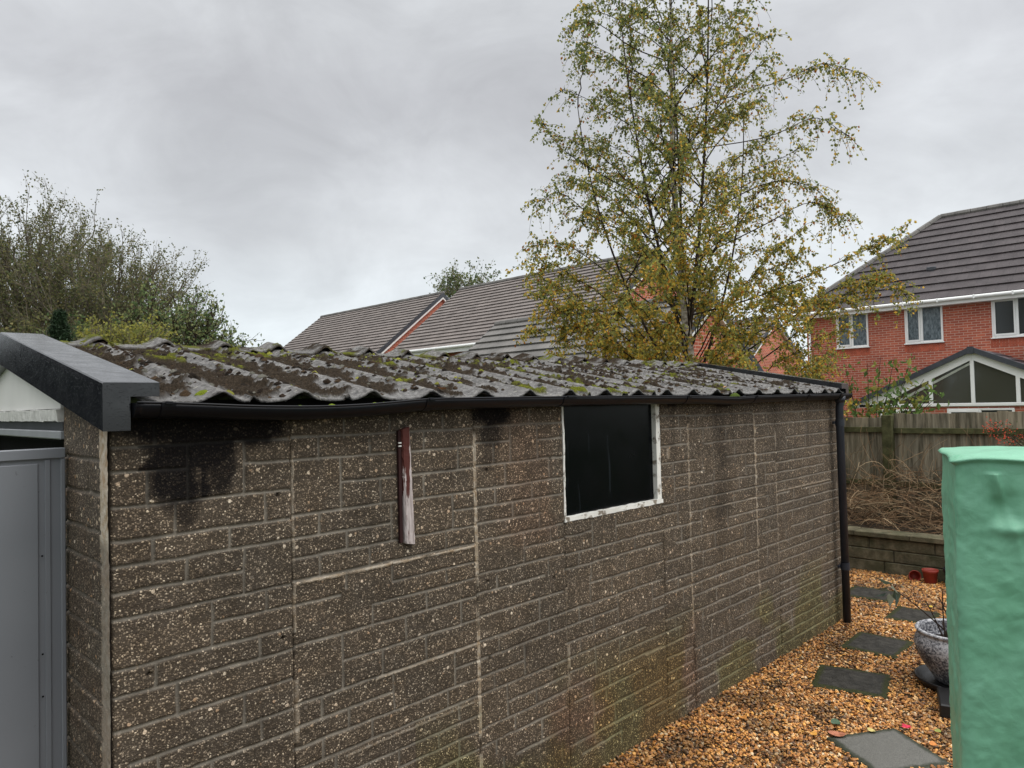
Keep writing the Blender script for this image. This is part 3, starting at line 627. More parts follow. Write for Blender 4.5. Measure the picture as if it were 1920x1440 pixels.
# closed back to the roof space so no light leaks
# corrugated roof sheet
ZE, ZR = 2.098, 2.395
def prof(x):
    t = ((x-.335)/.3135+.5) % 1-.5     # 0 at the crest
    c = np.where(t < 0, np.exp(-(t/.155)**2), np.exp(-(t/.125)**2))
    return .031*c+.003*np.cos(t*6.283)
def roof_side(sign, name):
    nx, ny = (980, 210) if sign > 0 else (300, 30)
    x = np.linspace(.0, GL+.02, nx); s = np.linspace(0, 1, ny)
    Xr, Sr = np.meshgrid(x, s, indexing='ij'); Yr = -.085+(RY-.02+.085)*Sr
    zz = ZE+(ZR-ZE)*Sr+prof(Xr)
    if sign > 0:
        t = ((Xr-.335)/.3135+.5) % 1-.5; trough = 1-np.exp(-(t/.22)**2)
        n = fbm(Xr, Yr, 5, 5, 210); n2 = fbm(Xr, Yr, 24, 4, 220, .6); n3 = fbm(Xr, Yr, 70, 3, 230, .6)
        bias = .0+.10*sst(0, .15, Sr)-.16*(1-sst(.0, .10, Sr))+.04*sst(.5, 1, Sr)
        moss = sst(.535, .61, n*.42+n2*.30+.28*trough+bias*.8-.02+.035*sst(1.5, 4.5, Xr))*sst(.10, .16, Xr)
        green = sst(.64, .74, fbm(Xr, Yr, 3, 4, 240)*.6+n2*.4+.10*sst(.8, 1, Sr)+.06*sst(1.0, 3.0, Xr)*(1-sst(3.5, 5, Xr)))*moss
        zz = zz+moss*(.002+.020*sst(.35,.7,n2)*(.4+n3))+.0035*(n3-.5)*2
        wet = (1-moss)*trough*(1-sst(.05, .5, Sr))
        A = np.stack([moss, green, wet], -1).reshape(-1, 3)
    else: A = np.zeros((nx*ny, 3)); Yr = 2*RY-Yr
    top = np.stack([Xr, Yr, zz], -1).reshape(-1, 3)
    # eaves lip thickness and underside
    ei = np.arange(nx)*ny; lip = top[ei].copy(); lip[:, 2] -= .009
    ri = ei+ny-1; lip2 = top[ri].copy(); lip2[:, 2] -= .012
    b = len(top); i = np.arange(nx-1)
    f1 = np.stack([ei[i], b+i, b+i+1, ei[i+1]], -1) if False else np.stack([b+i, b+i+1, ei[i+1], ei[i]], -1)
    f2 = np.stack([b+i, b+nx+i, b+nx+i+1, b+i+1], -1)
    Av = np.vstack([A, np.zeros((2*nx, 3))])
    o = npmesh(name, np.vstack([top, lip, lip2]), np.vstack([grid_faces(nx, ny), f1, f2]), M['roofsheet'], garage, True, {'A': Av})
    return o
rs1 = roof_side(1, 'roof_sheet'); rs1['label'] = 'corrugated cement sheet thick with dark moss'; roof_side(-1, 'roof_sheet')
# ridge capping: overlapping pieces following the corrugations
for k in range(6):
    x0, x1 = .10+k*1.005, .10+(k+1)*1.005+.04
    x = np.linspace(x0, min(x1, GL), 150); a = np.linspace(-1, 1, 25); Xc, Ac = np.meshgrid(x, a, indexing='ij')
    w = .13; zc = ZR+.026-abs(w*Ac)*.19*1.0+prof(Xc)*1.2+.004*(1 if k % 2 else 0)
    n2 = fbm(Xc+Ac*.13, Ac*.13, 26, 4, 300, .6)
    ms_ = sst(.42, .55, fbm(Xc, Ac*.13, 8, 4, 310)*.6+n2*.4); zc = zc+ms_*.012*n2
    gr_ = ms_*sst(.50, .62, fbm(Xc, Ac*.13, 4, 3, 320)+.20*(1-sst(.7, 1.3, Xc)))
    A = np.stack([ms_, gr_, 0*gr_], -1).reshape(-1, 3); v = np.stack([Xc, RY+w*Ac, zc], -1).reshape(-1, 3)
    lo = v.copy(); lo[:, 2] -= .014; nv = len(v); na = 25
    f = grid_faces(len(x), na); e0 = np.arange(len(x)-1)*na
    f2 = np.stack([nv+e0, nv+e0+na, e0+na, e0], -1)
    e1 = np.arange(na-1); f3 = np.stack([e1, e1+1, nv+e1+1, nv+e1], -1)
    e2 = e1+(len(x)-1)*na; f4 = np.stack([e2+1, e2, nv+e2, nv+e2+1], -1)
    npmesh('ridge_cap', np.vstack([v, lo]), np.vstack([f, f2, f3, f4]), M['roofsheet'], garage, True, {'A': np.vstack([A, A*0+np.array([1., 0, 0])])})

# moss cushions on the roof: one mass
def moss_clumps():
    n = 15000; V = []; Fc = []; Ac = []; nb = 0
    th = np.linspace(0, 2*math.pi, 9)[:-1]
    ring = np.array([(1, 0.), (.85, .5), (.45, .85)])
    for i in range(n):
        x = random.uniform(.15, 5.97); s = random.random()**.9
        t = ((x-.335)/.3135+.5) % 1-.5
        if s < .08 and random.random() < .8: continue
        if abs(t) < .14 and random.random() < .45: continue
        nn = float(fbm(np.array([x]), np.array([s*1.5]), 5, 5, 210)[0])
        if nn < .47 and random.random() < .8: continue
        y = -.085+1.53*s; z = ZE+(ZR-ZE)*s+float(prof(np.array([x]))[0])
        r = random.uniform(.005, .016)*(1.5 if random.random() < .07 else 1); h = r*random.uniform(.45, .85)
        g_ = random.random()
        pg = .05+.08*(1.2 < x < 3.6)+.08*(s > .85)
        if g_ < pg: c = random.choice([(.16, .17, .025), (.10, .12, .02), (.24, .24, .05)])
        elif g_ < .85: c = random.choice([(.022, .015, .011), (.035, .023, .016), (.015, .011, .008), (.055, .036, .022)])
        else: c = (.13, .125, .11)
        vs = []
        for (rr, hh) in ring:
            for a in th: 
                q = rr*r*random.uniform(.75, 1.25); vs.append((x+q*math.cos(a)*1.15, y+q*math.sin(a), z-.002+hh*h*random.uniform(.8, 1.2)+.19*q*math.sin(a)))
        vs.append((x, y, z+h*1.1)); V += vs
        for k in range(2):
            for j in range(8): Fc.append((nb+k*8+j, nb+k*8+(j+1) % 8, nb+(k+1)*8+(j+1) % 8)); Fc.append((nb+k*8+j, nb+(k+1)*8+(j+1) % 8, nb+(k+1)*8+j))
        for j in range(8): Fc.append((nb+16+j, nb+16+(j+1) % 8, nb+24))
        k_ = random.uniform(.7, 1.3); Ac += [(c[0]*k_, c[1]*k_, c[2]*k_)]*25; nb += 25
    # two named bright cushions and clumps lying in the gutter
    for (x, y, z, r, c) in ((.30, -.02, 2.115, .030, (.17, .21, .02)), (.17, .14, 2.14, .028, (.24, .27, .03)), (.14, .20, 2.155, .022, (.26, .28, .04)), (.62, -.10, 2.062, .018, (.12, .18, .02)), (.75, -.11, 2.064, .020, (.15, .2, .02)), (.95, -.11, 2.068, .018, (.12, .16, .02)), (1.0, -.1, 2.07, .016, (.12, .16, .02)), (3.98, -.11, 2.075, .04, (.07, .10, .02)), (4.05, -.02, 2.115, .03, (.12, .16, .02)), (2.62, -.02, 2.115, .03, (.11, .13, .02))):
        for rr, hh in ring:
            for a in th: q = rr*r; V.append((x+q*math.cos(a)*1.3, y+q*math.sin(a)*.8, z+hh*r*.6*random.uniform(.8, 1.2)))
        V.append((x, y, z+r*.7))
        for k in range(2):
            for j in range(8): Fc.append((nb+k*8+j, nb+k*8+(j+1) % 8, nb+(k+1)*8+(j+1) % 8)); Fc.append((nb+k*8+j, nb+(k+1)*8+(j+1) % 8, nb+(k+1)*8+j))
        for j in range(8): Fc.append((nb+16+j, nb+16+(j+1) % 8, nb+24))
        Ac += [c]*25; nb += 25
    o = npmesh('roof_moss', np.array(V), np.array(Fc), M['moss'], None, True, {'A': np.array(Ac)})
    tag(o, 'dark brown and bright green moss cushions scattered over the corrugated roof', 'moss', kind='stuff')
moss_clumps()

# verge trims
def verge(x0, x1, xw, name, label=None, up=0.):
    """L-shaped trim along the slope; x0..x1 full top width, xw the inner face of the upright"""
    ye, ze, za = -.105, 2.157+up, 2.452+up
    m = MB(); o0 = 1 if xw > x0 and xw-x0 < x1-xw else -1
    outer = x0 if o0 == 1 else x1; inner = x1 if o0 == 1 else x0
    b = .004*o0
    sec = [(outer, -.153), (outer, -.004), (outer+b, 0), (inner, 0), (inner, -.045), (xw, -.045), (xw, -.153)]
    rows = []
    for y, z in ((ye, ze), (RY, za), (2*RY-ye, ze)): rows.append([(sx, y, z+sz) for sx, sz in sec])
    v = np.array(rows).reshape(-1, 3); n = len(sec)
    q = [(r*n+i, r*n+(i+1) % n, (r+1)*n+(i+1) % n, (r+1)*n+i) for r in range(2) for i in range(n)]
    m.add(v, q)
    m.add(np.array(rows[0]), [(0, 1, 2, 5), (2, 3, 4, 5)], [(0, 5, 6)])
    m.add(np.array(rows[2]), [(0, 1, 2, 5), (2, 3, 4, 5)], [(0, 5, 6)])
    o = m.build(name, M['barge'], garage)
    if label: o['label'] = label
    return o
verge(-.05, .118, .03, 'verge_trim', 'wet grey verge trim at the front gable')
verge(6.0, 6.165, 6.10, 'verge_trim', 'thin black verge trim at the far gable', .016)
# trim screws
for y, z in ((.06, 2.10), (.75, 2.215), (1.35, 2.36)): pass
# front gable boards and door head
gb = MB(); gb.prism([(-.012, .56, 2.083), (-.012, 2.44, 2.083), (-.012, 2.44, 2.21), (-.012, RY, 2.425), (-.012, .56, 2.25)], (.02, 0, 0)); gb.build('gable_board', M['white_board'], garage)
gb = MB(); n = 60
rough_bar_y = np.linspace(.535, 2.42, n)
v = []; rs = np.random.default_rng(3)
for y in rough_bar_y:
    for x, z in ((-.03, 2.035), (-.034, 2.079), (.0, 2.081), (.0, 2.034)): v.append((x+rs.normal(0, .0012), y, z+rs.normal(0, .0012)))
gb.add(v, [(i*4+k, i*4+(k+1) % 4, (i+1)*4+(k+1) % 4, (i+1)*4+k) for i in range(n-1) for k in range(4)]+[(0, 1, 2, 3)]); gb.build('gable_sill_band', M['white_rough'], garage)
hd = MB(); hd.box(-.012, .531, 2.0, .05, 2.41, 2.0335); hd.build('door_head', simple('dark_grey_head_trim', (.05, .053, .06), .4, .5), garage)
hd = MB(); hd.box(-.022, .531, 1.966, .03, 2.41, 1.9985, .004); hd.build('door_head_rail', simple('light_grey_rail', (.27, .28, .29), .45, .5, .1), garage)
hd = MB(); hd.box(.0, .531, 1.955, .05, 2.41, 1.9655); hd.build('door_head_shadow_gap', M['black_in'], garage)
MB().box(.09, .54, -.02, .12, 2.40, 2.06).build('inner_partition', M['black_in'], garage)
MB().box(.0, 2.41, -.02, .08, 2.93, 2.06).build('front_pillar', M['agg'], garage)
# open steel door leaf, folded out beside the pillar
leaf = MB(); yl = .47; x_out = -.98
leaf.box(x_out, yl, .0, -.024, yl+.03, 1.90)
leaf.box(x_out, yl-.012, 1.900, -.020, yl+.032, 1.938, .003)     # top rail
leaf.box(-.085, yl-.006, .0, -.067, yl-.0005, 1.8985, .002)        # rib
leaf.box(-.036, yl-.010, .0, -.020, yl-.0005, 1.8985, .003)
leaf.box(x_out, yl-.008, .0, -.105, yl-.0005, 1.885, .003)        # raised sheet
lo = leaf.build('garage_door', M['steel'], garage); lo['label'] = 'open grey steel door leaf'
sc_ = MB()
for z in (1.55, 1.05, 1.2): MB().box(-.098, yl-.0105, z, -.092, yl-.0081, z+.006, .0005).build('screw', M['black_in'], lo)

# gutter: half round with a sag, sheet end brackets
LIP = [(.02, 2.094), (.2, 2.086), (.43, 2.072), (.69, 2.066), (.92, 2.071), (1.21, 2.090), (1.72, 2.090), (2.13, 2.090), (3.38, 2.083), (3.7, 2.075), (3.95, 2.067), (4.27, 2.075), (5.0, 2.078), (6.17, 2.078)]
gx = np.linspace(.04, 6.17, 240); gz = np.interp(gx, [p[0] for p in LIP], [p[1] for p in LIP]); gz = np.convolve(np.pad(gz, 4, 'edge'), np.ones(9)/9, 'valid')
def gutter_band(mb, xa, zt, r0, r1, yc=-.088, k=14):
    n = len(xa); th = np.linspace(0, math.pi, k)
    for r in (r0, r1):
        pass
    sec = [(yc-r1*math.cos(t), -r1*math.sin(t)) for t in th]+[(yc+r0*math.cos(t), -r0*math.sin(t)) for t in th]
    m = len(sec); v = [(x, sy, z+sz) for x, z in zip(xa, zt) for sy, sz in sec]
    q = [(i*m+j, i*m+(j+1) % m, (i+1)*m+(j+1) % m, (i+1)*m+j) for i in range(n-1) for j in range(m)]
    q += [(j, j+1, m-2-j, m-1-j) for j in range(k-1)]+[((n-1)*m+j, (n-1)*m+m-1-j, (n-1)*m+m-2-j, (n-1)*m+j+1) for j in range(k-1)]
    mb.add(v, q)
gm_ = MB(); gutter_band(gm_, gx, gz, .0455, .049)
# rolled outer lip
gm_.tube([(x, -.088-.048, z+.001) for x, z in zip(gx, gz)], .004, 6)
gut = gm_.build('gutter', M['black_pl'], garage, True); gut['label'] = 'sagging black half-round gutter'
for bx in (.135, 1.22, 2.15, 3.33, 4.27, 5.2, 5.9):
    bz = float(np.interp(bx, gx, gz)); b_ = MB(); w = .022 if bx != 2.15 else .05
    gutter_band(b_, np.array([bx-w, bx+w]), np.array([bz+.002, bz+.002]), .0497, .0535)
    b_.box(bx-w*.5, -.146, bz-.004, bx+w*.5, -.134, bz+.006, .001)
    b_.box(bx-w, -.036, bz-.02, bx+w, -.018, bz+.010)
    b_.build('gutter_bracket', M['black_pl'], gut)
MB().lathe([(.0, -.001), (.049, -.001), (.049, 0)], (0, 0, 0), 16)
end = MB(); th = np.linspace(0, math.pi, 14); pts = [(.040, -.088-.05*math.cos(t), gz[0]-.05*math.sin(t)) for t in th]
end.prism(pts, (-.004, 0, 0)).build('gutter_end_cap', M['black_pl'], gut)
# downpipe
dp = MB(); dp.tube([(5.99, -.088, 2.03), (5.99, -.088, 1.99), (5.99, -.080, 1.95), (6.0, -.078, .02)], .034, 20)
dpo = dp.build('downpipe', M['pipe'], garage, True)
for z in (1.82, .52):
    c_ = MB(); c_.tube([(5.995, -.079, z-.03), (5.995, -.079, z+.03)], .039, 20); c_.box(5.94, -.05, z-.012, 6.05, -.03, z+.012, .002); c_.build('pipe_clip', M['pipe'], dpo, False)
hop = MB(); hop.tube([(5.99, -.088, 2.06), (5.99, -.088, 2.0)], [.05, .04], 20); hop.build('gutter_outlet', M['pipe'], dpo, True)

# old painted timber batten nailed on the wall
bt = MB(); n = 30; v = []; rs = np.random.default_rng(8)
for i, t in enumerate(np.linspace(0, 1, n)):
    z = 1.967-t*.513; xo = 1.140+t*.012
    ch = .004+rs.uniform(0, .003)
    for a, b in ((0, -.008), (0, -.030+ch), (ch, -.032), (.042-ch, -.032), (.046, -.030+ch), (.046, -.008)):
        v.append((xo+a+.006*t*(a > .03)+rs.normal(0, .0007), b+rs.normal(0, .0007), z+(.008*(a-.03)/.03 if i == 0 else 0)+(.01*abs(a-.04)/.04 if i == n-1 else 0)))
m6 = 6; q = [(i*m6+j, (i+1)*m6+j, (i+1)*m6+(j+1) % m6, i*m6+(j+1) % m6) for i in range(n-1) for j in range(m6)]
bt.add(v, q); bt.add(v[:6], [(0, 1, 2, 5), (2, 3, 4, 5)]); bt.add(v[-6:], [(5, 2, 1, 0), (5, 4, 3, 2)])
def batten_mat():
    m = NM('batten_flaking_dark_red_paint', .75, .25)
    p = m.n('ShaderNodeSeparateXYZ'); m.l(m.co(), p.inputs[0])
    n = m.noise(1, 6, .65, vec=m.co((55, 55, 5))); zf = m.fr(p.outputs[2], 1.60, 1.86, .0, .62); xf = m.fr(p.outputs[0], 1.170, 1.184, .0, .5)
    n = m.fr(n, .25, .75, -.1, 1.1); f = m.fr(m.math('SUBTRACT', m.math('ADD', n, zf), xf), .70, .76)
    w = m.ramp(m.noise(1, 5, .7, vec=m.co((90, 90, 5))), [(.3, (.16, .12, .11)), (.5, (.48, .42, .41)), (.75, (.62, .56, .55))])
    m.col(m.mix(f, w, (.085, .025, .02))); m.bump(m.math('ADD', f, m.noise(1, 4, vec=m.co((90, 90, 6)))), .6, .004); return m.m
bo = bt.build('timber_batten', batten_mat(), garage); bo['label'] = 'upright wooden batten, dark red paint flaked to pale wood'
MB().box(1.127, -.022, 1.47, 1.1415, -.008, 1.955).build('batten_backing', simple('dark_red_backing', (.03, .012, .012), .8, .2), bo)
cl = MB(); cl.box(1.124, -.028, 1.899, 1.139, -.0225, 1.905); cl.box(1.124, -.028, 1.885, 1.139, -.0225, 1.891); cl.build('cable_clip', M['white_board'], bo)

# ------------------------------------------------------------------ low garden wall and bed
wallo = tag(empty('low_garden_wall', (8.15, 0, 0)), 'low mossy retaining wall of walling blocks with flat coping in front of the dead brambles', 'garden wall')
def local(mb, name, mat, parent, smooth=False, attrs=None):
    o = mb.build(name, mat, parent, smooth, attrs)
    v = np.empty(len(o.data.vertices)*3); o.data.vertices.foreach_get('co', v); v = v.reshape(-1, 3)-np.array(parent.location); o.data.vertices.foreach_set('co', v.ravel()); o.data.update(); return o
rs = random.Random(2); wb = MB()
for ci, (z0, z1) in enumerate(((-.03, .135), (.142, .27), (.277, .40))):
    y = -4.2+ci*.13
    while y < 3.0:
        L = rs.uniform(.42, .95); wb.box(8.15+rs.uniform(-.006, .006), y, z0, 8.35, y+L-.008, z1, .008); y += L
local(wb, 'walling_block_course', M['oldstone'], wallo)
local(MB().box(8.165, -4.2, -.03, 8.34, 3.0, .41), 'mortar', simple('dark_mortar', (.05, .045, .035), .95, .1, .3, 20), wallo)
cp = MB(); y = -4.2
while y < 3.0: cp.box(8.115, y, .412, 8.385, y+.595, .47+rs.uniform(-.003, .003), .007); y += .6
local(cp, 'coping', M['oldstone'], wallo)
nx, ny = 40, 110; x = np.linspace(8.34, 9.75, nx); y = np.linspace(-4.2, 3, ny); Xb, Yb = np.meshgrid(x, y, indexing='ij')
tag(npmesh('flower_bed', np.stack([Xb, Yb, .40+.08*fbm(Xb, Yb, 3, 4)], -1).reshape(-1, 3), grid_faces(nx, ny), simple('dark_bed_soil', (.035, .026, .018), .95, .1, .4, 20, .8, 50, .02), None, True), kind='structure')

# ------------------------------------------------------------------ fence
FX = 9.75
def fence(x, y0, y1, ptop, label, posts, zb=.35):
    fo = tag(empty('wooden_fence', (x, (y0+y1)/2, 0)), label, 'fence')
    k = MB(); A = []; y = y0; rs = random.Random(int(y0*10)+77)
    while y < y1-.01:
        w = min(rs.uniform(.095, .118), y1-y); zt = ptop(y)+rs.uniform(-.008, .008); t = rs.uniform(0, .004)
        k.box(x-.008-t, y+.002, zb, x+.006-t, y+w+.004, zt, .002); A += [[rs.random()]*3]*24; y += w
    local(k, 'fence_board', M['fencewood'], fo, False, {'A': np.array(A)})['label'] = 'weathered upright boards'
    for a, b, zt, zz in posts['rails']:
        local(MB().box(x-.058, a, zt-.072, x-.013, b, zt, .004), 'rail', M['fencerail'], fo)
    for py, pz in posts['posts']:
        local(MB().box(x-.14, py-.062, .1, x-.020, py+.062, pz, .006), 'post', M['fencerail'], fo)
    return fo
fence(FX, -4.4, .62, lambda y: 1.805+.045*(y < -.9)+.03*max(0, -y), 'weathered grey green close-board fence behind the dead brambles, right of the post', {'rails': [(-4.4, .60, 1.615, 0), (-4.4, .6, .9, 0)], 'posts': [(.66, 1.79), (-1.2, 1.80), (-3.0, 1.8)]})
fence(FX+.02, .62, 3.6, lambda y: 1.757, 'short length of the weathered fence between the downpipe and the mossy post', {'rails': [(.73, 3.6, 1.625, 0), (.73, 3.6, .9, 0)], 'posts': [(2.5, 1.75)]})
# unseen fence added along the right-hand side so the garage pane reflects dark
def side_fence():
    fo = tag(empty('wooden_fence', (2, -7.2, 0)), 'unseen close-board fence added along the right-hand side for the garage pane to reflect', 'fence')
    k = MB(); A = []; x = -6.
    rs = random.Random(5)
    while x < 9.7:
        w = .11; k.box(x, -7.2, 0, x+w-.003, -7.185, 1.85+rs.uniform(-.01, .01)); A += [[rs.random()]*3]*8; x += w
    local(k, 'fence_board', M['fencewood'], fo, False, {'A': np.array(A)})
side_fence()

# ------------------------------------------------------------------ plants: helpers
def bez(p0, p1, p2, n):
    t = np.linspace(0, 1, n)[:, None]; return (1-t)**2*p0+2*(1-t)*t*p1+t*t*p2
class Leaves:
    def __init__(s): s.p = []; s.c = []; s.s = []
    def add(s, p, size, col): s.p.append(p); s.s.append(np.full(len(p), size) if np.isscalar(size) else size); s.c.append(col)
    def build(s, name, mat, parent, droop=.6, aspect=.62, fold=.25, seed=0):
        p = np.concatenate(s.p); c = np.concatenate(s.c); r = np.concatenate(s.s); n = len(p); g = np.random.default_rng(seed)
        d = g.normal(size=(n, 3)); d[:, 2] -= droop; d /= np.linalg.norm(d, axis=1)[:, None]
        w = g.normal(size=(n, 3)); w -= (w*d).sum(1)[:, None]*d; w /= np.linalg.norm(w, axis=1)[:, None]; nn = np.cross(d, w)
        r = (r*g.uniform(.7, 1.25, n))[:, None]
        a = p; b = p+d*r*.42+w*r*aspect*.5+nn*r*fold*.4; t = p+d*r; e = p+d*r*.42-w*r*aspect*.5+nn*r*fold*.4
        v = np.stack([a, b, t, e], 1).reshape(-1, 3); i = np.arange(n)*4
        f = np.concatenate([np.stack([i, i+1, i+2], -1), np.stack([i, i+2, i+3], -1)])
        return npmesh(name, v, f, mat, parent, False, {'A': np.repeat(c, 4, 0)})

# ------------------------------------------------------------------ silver birch
def birch():
    B0 = np.array([9.09, 3.25, -.05]); root = tag(empty('silver_birch', tuple(B0)), 'tall silver birch with thinning green and yellow autumn leaves rising behind the garage', 'tree')
    g = np.random.default_rng(21)
    rv = np.array([R.x, R.y, 0.]); rv /= np.linalg.norm(rv); fv = np.array([F.x, F.y, 0.]); fv /= np.linalg.norm(fv)
    trunk = MB(); dark = MB(); tw = MB()
    # heights above base vs reach to the left / right / depth (m)
    hz = np.array([1.2, 2.3, 3.0, 3.9, 4.9, 5.6, 6.3, 7.2, 8.2, 9.0, 10.2])
    Lw = np.array([1.9, 2.25, 2.4, 2.5, 2.45, 2.25, 2.2, 2.0, 1.8, 1.4, .4])
    Rw = np.array([1.7, 2.2, 2.4, 2.25, 2.2, 2.1, 2.15, 2.0, 1.6, 1.25, .4])
    def reach(th, h):   # th measured from image right
        a = np.interp(h, hz, Rw) if math.cos(th) > 0 else np.interp(h, hz, Lw); b = .85*(np.interp(h, hz, Rw)+np.interp(h, hz, Lw))/2
        return 1/math.sqrt((math.cos(th)/a)**2+(math.sin(th)/b)**2)
    def axis(h): return np.array([0, 0, h])+rv*(-.028*h+.05*math.sin(h*.9))+fv*.03*math.sin(h*1.3)
    hs = np.linspace(0, 8.6, 30); tp = np.array([axis(h) for h in hs]); trunk.tube(tp, np.interp(hs, [0, 2, 4, 6, 8.6], [.11, .085, .06, .035, .008]), 12)
    leaders = []
    for (h0, dx, dz_, top, r0) in ((2.6, -.75, .3, 8.7, .032), (3.0, .55, -.35, 9.2, .034), (2.0, -1.5, -.3, 6.6, .026), (3.6, .15, .6, 9.4, .026), (2.2, 1.25, .4, 6.9, .024)):
        p0 = axis(h0); p2 = axis(top)*np.array([1, 1, 0])+rv*dx+fv*dz_+np.array([0, 0, top]); p1 = p0*.45+p2*.55+rv*dx*.35+np.array([0, 0, -.35])
        P = bez(p0, p1, p2, 22); dark.tube(P, np.linspace(r0, .006, 22), 7); leaders.append(P)
    LV = Leaves()
    def leafcol(n, h, side):
        y = np.clip(.44+.34*(2.6-h)/2.6*(1 if side < 0 else .35)+.12*(1 if side < 0 else 0), .10, .8)
        k = g.random((n, 1)); c = np.where(k < y*.55, np.array([[.66, .41, .07]]), np.where(k < y, np.array([[.52, .44, .085]]), np.where(k < y+.45, np.array([[.31, .31, .09]]), np.array([[.15, .19, .065]]))))
        o = g.random((n, 1)) < .035; c = np.where(o, np.array([[.36, .13, .03]]), c); return c*g.uniform(.7, 1.3, (n, 1))
    def twig(p0, d, L, h, side, dens=1.):
        dens *= 2.4 if h < 4.4 else 1.45
        n = 7; d = d/np.linalg.norm(d); p1 = p0+d*L*.55+np.array([0, 0, .04*L]); p2 = p0+d*L*.85+np.array([0, 0, -L*g.uniform(.25, .7)])
        P = bez(p0, p1, p2, n); tw.tube(P, np.linspace(.0042, .0016, n), 3, False)
        m = max(3, int(L*30*dens)); t = g.uniform(.08, 1, m); Q = np.stack([np.interp(t, np.linspace(0, 1, n), P[:, i]) for i in range(3)], 1)+g.normal(0, .022, (m, 3))
        LV.add(Q, .050, leafcol(m, h, side))
    def limb(P, r0, side, dens=1., sub=1.0):
        n = len(P); seg = np.linalg.norm(np.diff(P, axis=0), axis=1); L = seg.sum(); (dark if r0 > .0105 else tw).tube(P, np.linspace(r0, .0028, n), 5, False)
        for k in range(int(L*15*sub)):
            t = g.uniform(.22, 1)**.85; i = min(n-2, int(t*(n-1))); fpos = t*(n-1)-i; p = P[i]*(1-fpos)+P[i+1]*fpos
            tan = P[i+1]-P[i]; tan /= np.linalg.norm(tan)+1e-9; d = tan*.8+g.normal(0, .75, 3); d[2] -= .05
            twig(p, d, g.uniform(.16, .5), p[2], side, dens)
    N = 165; GA = 2.399
    for i in range(N):
        u = (i+.5)/N; th = i*GA+g.normal(0, .15); h1 = 1.25+8.9*u**1.18; rr = reach(th, h1)*g.uniform(.62, 1.02)
        dirv = rv*math.cos(th)+fv*math.sin(th)
        h0 = max(.9, h1-rr*g.uniform(.75, 1.15)); 
        if h1 > 5.0 and g.random() < .5:
            Lp = leaders[int(g.integers(0, 2+1*(g.random() < .5)))]; j = int(np.argmin(np.abs(Lp[:, 2]-h0))); p0 = Lp[j]
        else: p0 = axis(h0)
        p2 = axis(h1)+dirv*rr; p2[2] = h1-.10*rr; mid = p0*.5+p2*.5; mid[2] += .22*rr+.1; mid += g.normal(0, .06, 3)
        P = bez(p0, mid, p2, 12); P[1:-1] += g.normal(0, .018, (10, 3))
        limb(P, .005+.0042*rr, math.cos(th), 1.0)
    # long reaching sprays seen against the sky and the right-hand house
    def to3(u_, v_, depth):
        cpos = np.array(cam.matrix_world.translation); d = np.array(F)+np.array(R2)*(u_-960)/1338.7+np.array(U2)*(720-v_)/1338.7
        return cpos+d*depth-B0
    for (h0, pts, r0) in ((6.6, [(1480, 150), (1540, 112), (1615, 138)], .010), (3.4, [(1420, 560), (1600, 480), (1702, 432)], .016), (2.3, [(1430, 640), (1580, 520), (1695, 545)], .018),
                          (2.0, [(1480, 640), (1560, 560), (1660, 520)], .014), (4.7, [(1440, 330), (1540, 350), (1575, 425)], .012), (4.2, [(1440, 420), (1520, 370), (1580, 405)], .012), (3.2, [(1150, 520), (1060, 450), (996, 462)], .014), (5.0, [(1130, 330), (1050, 280), (1022, 236)], .012), (4.5, [(1120, 420), (1050, 350), (1001, 385)], .012), (7.4, [(1180, 90), (1110, 30), (1052, 60)], .011), (1.9, [(1200, 680), (1090, 600), (1050, 640)], .014), (2.2, [(1180, 640), (1090, 560), (1035, 590)], .014), (6.0, [(1450, 260), (1530, 210), (1588, 255)], .010)):
        q = [to3(a, b, 10.7) for a, b in pts]; p0 = axis(h0); tt = np.linspace(0, 1, 14); ctl = np.array([p0]+q)
        P = np.stack([np.interp(tt, np.linspace(0, 1, len(ctl)), ctl[:, k]) for k in range(3)], 1)
        for _ in range(3): P[1:-1] = (P[:-2]+P[2:]+2*P[1:-1])/4
        limb(P, r0, 1 if pts[-1][0] > 1300 else -1, .95, 1.0)
    trunk.build('trunk', M['bark_white'], root, True); dark.build('limb', M['bark_dark'], root, True); tw.build('twigs', M['bark_dark'], root)
    LV.build('foliage', M['leaf'], root, .8, .72, .3, 5); print('birch leaves', sum(len(a) for a in LV.p))
birch()

# sapling with larger leaves in front of the right-hand house
def sapling():
    B0 = np.array([10.6, 1.2, .1]); root = tag(empty('young_tree', tuple(B0)), 'thin young tree with sparse green leaves poking over the fence before the brick house', 'tree')
    g = np.random.default_rng(4); tw = MB(); LV = Leaves()
    for k in range(16):
        a = g.uniform(0, 6.28); L = g.uniform(.25, .75); top = np.array([math.cos(a)*L, math.sin(a)*L*1.3, g.uniform(1.7, 2.55)]); top[1] -= .25
        P = bez(np.array([0, 0, .3]), np.array([top[0]*.3, top[1]*.3, 1.4]), top, 12); tw.tube(P, np.linspace(.012, .003, 12), 4, False)
        m = 46; t = g.uniform(.4, 1, m); Q = np.stack([np.interp(t, np.linspace(0, 1, 12), P[:, i]) for i in range(3)], 1)+g.normal(0, .07, (m, 3))
        c = np.where(g.random((m, 1)) < .35, np.array([[.26, .25, .06]]), np.array([[.11, .18, .05]]))*g.uniform(.7, 1.3, (m, 1)); LV.add(Q, .115, c)
    tw.tube([(0, 0, 0), (0, 0, .6)], .014, 6); tw.build('stem', M['bark_dark'], root); LV.build('foliage', M['leaf'], root, .9, .5, .3, 3)
sapling()

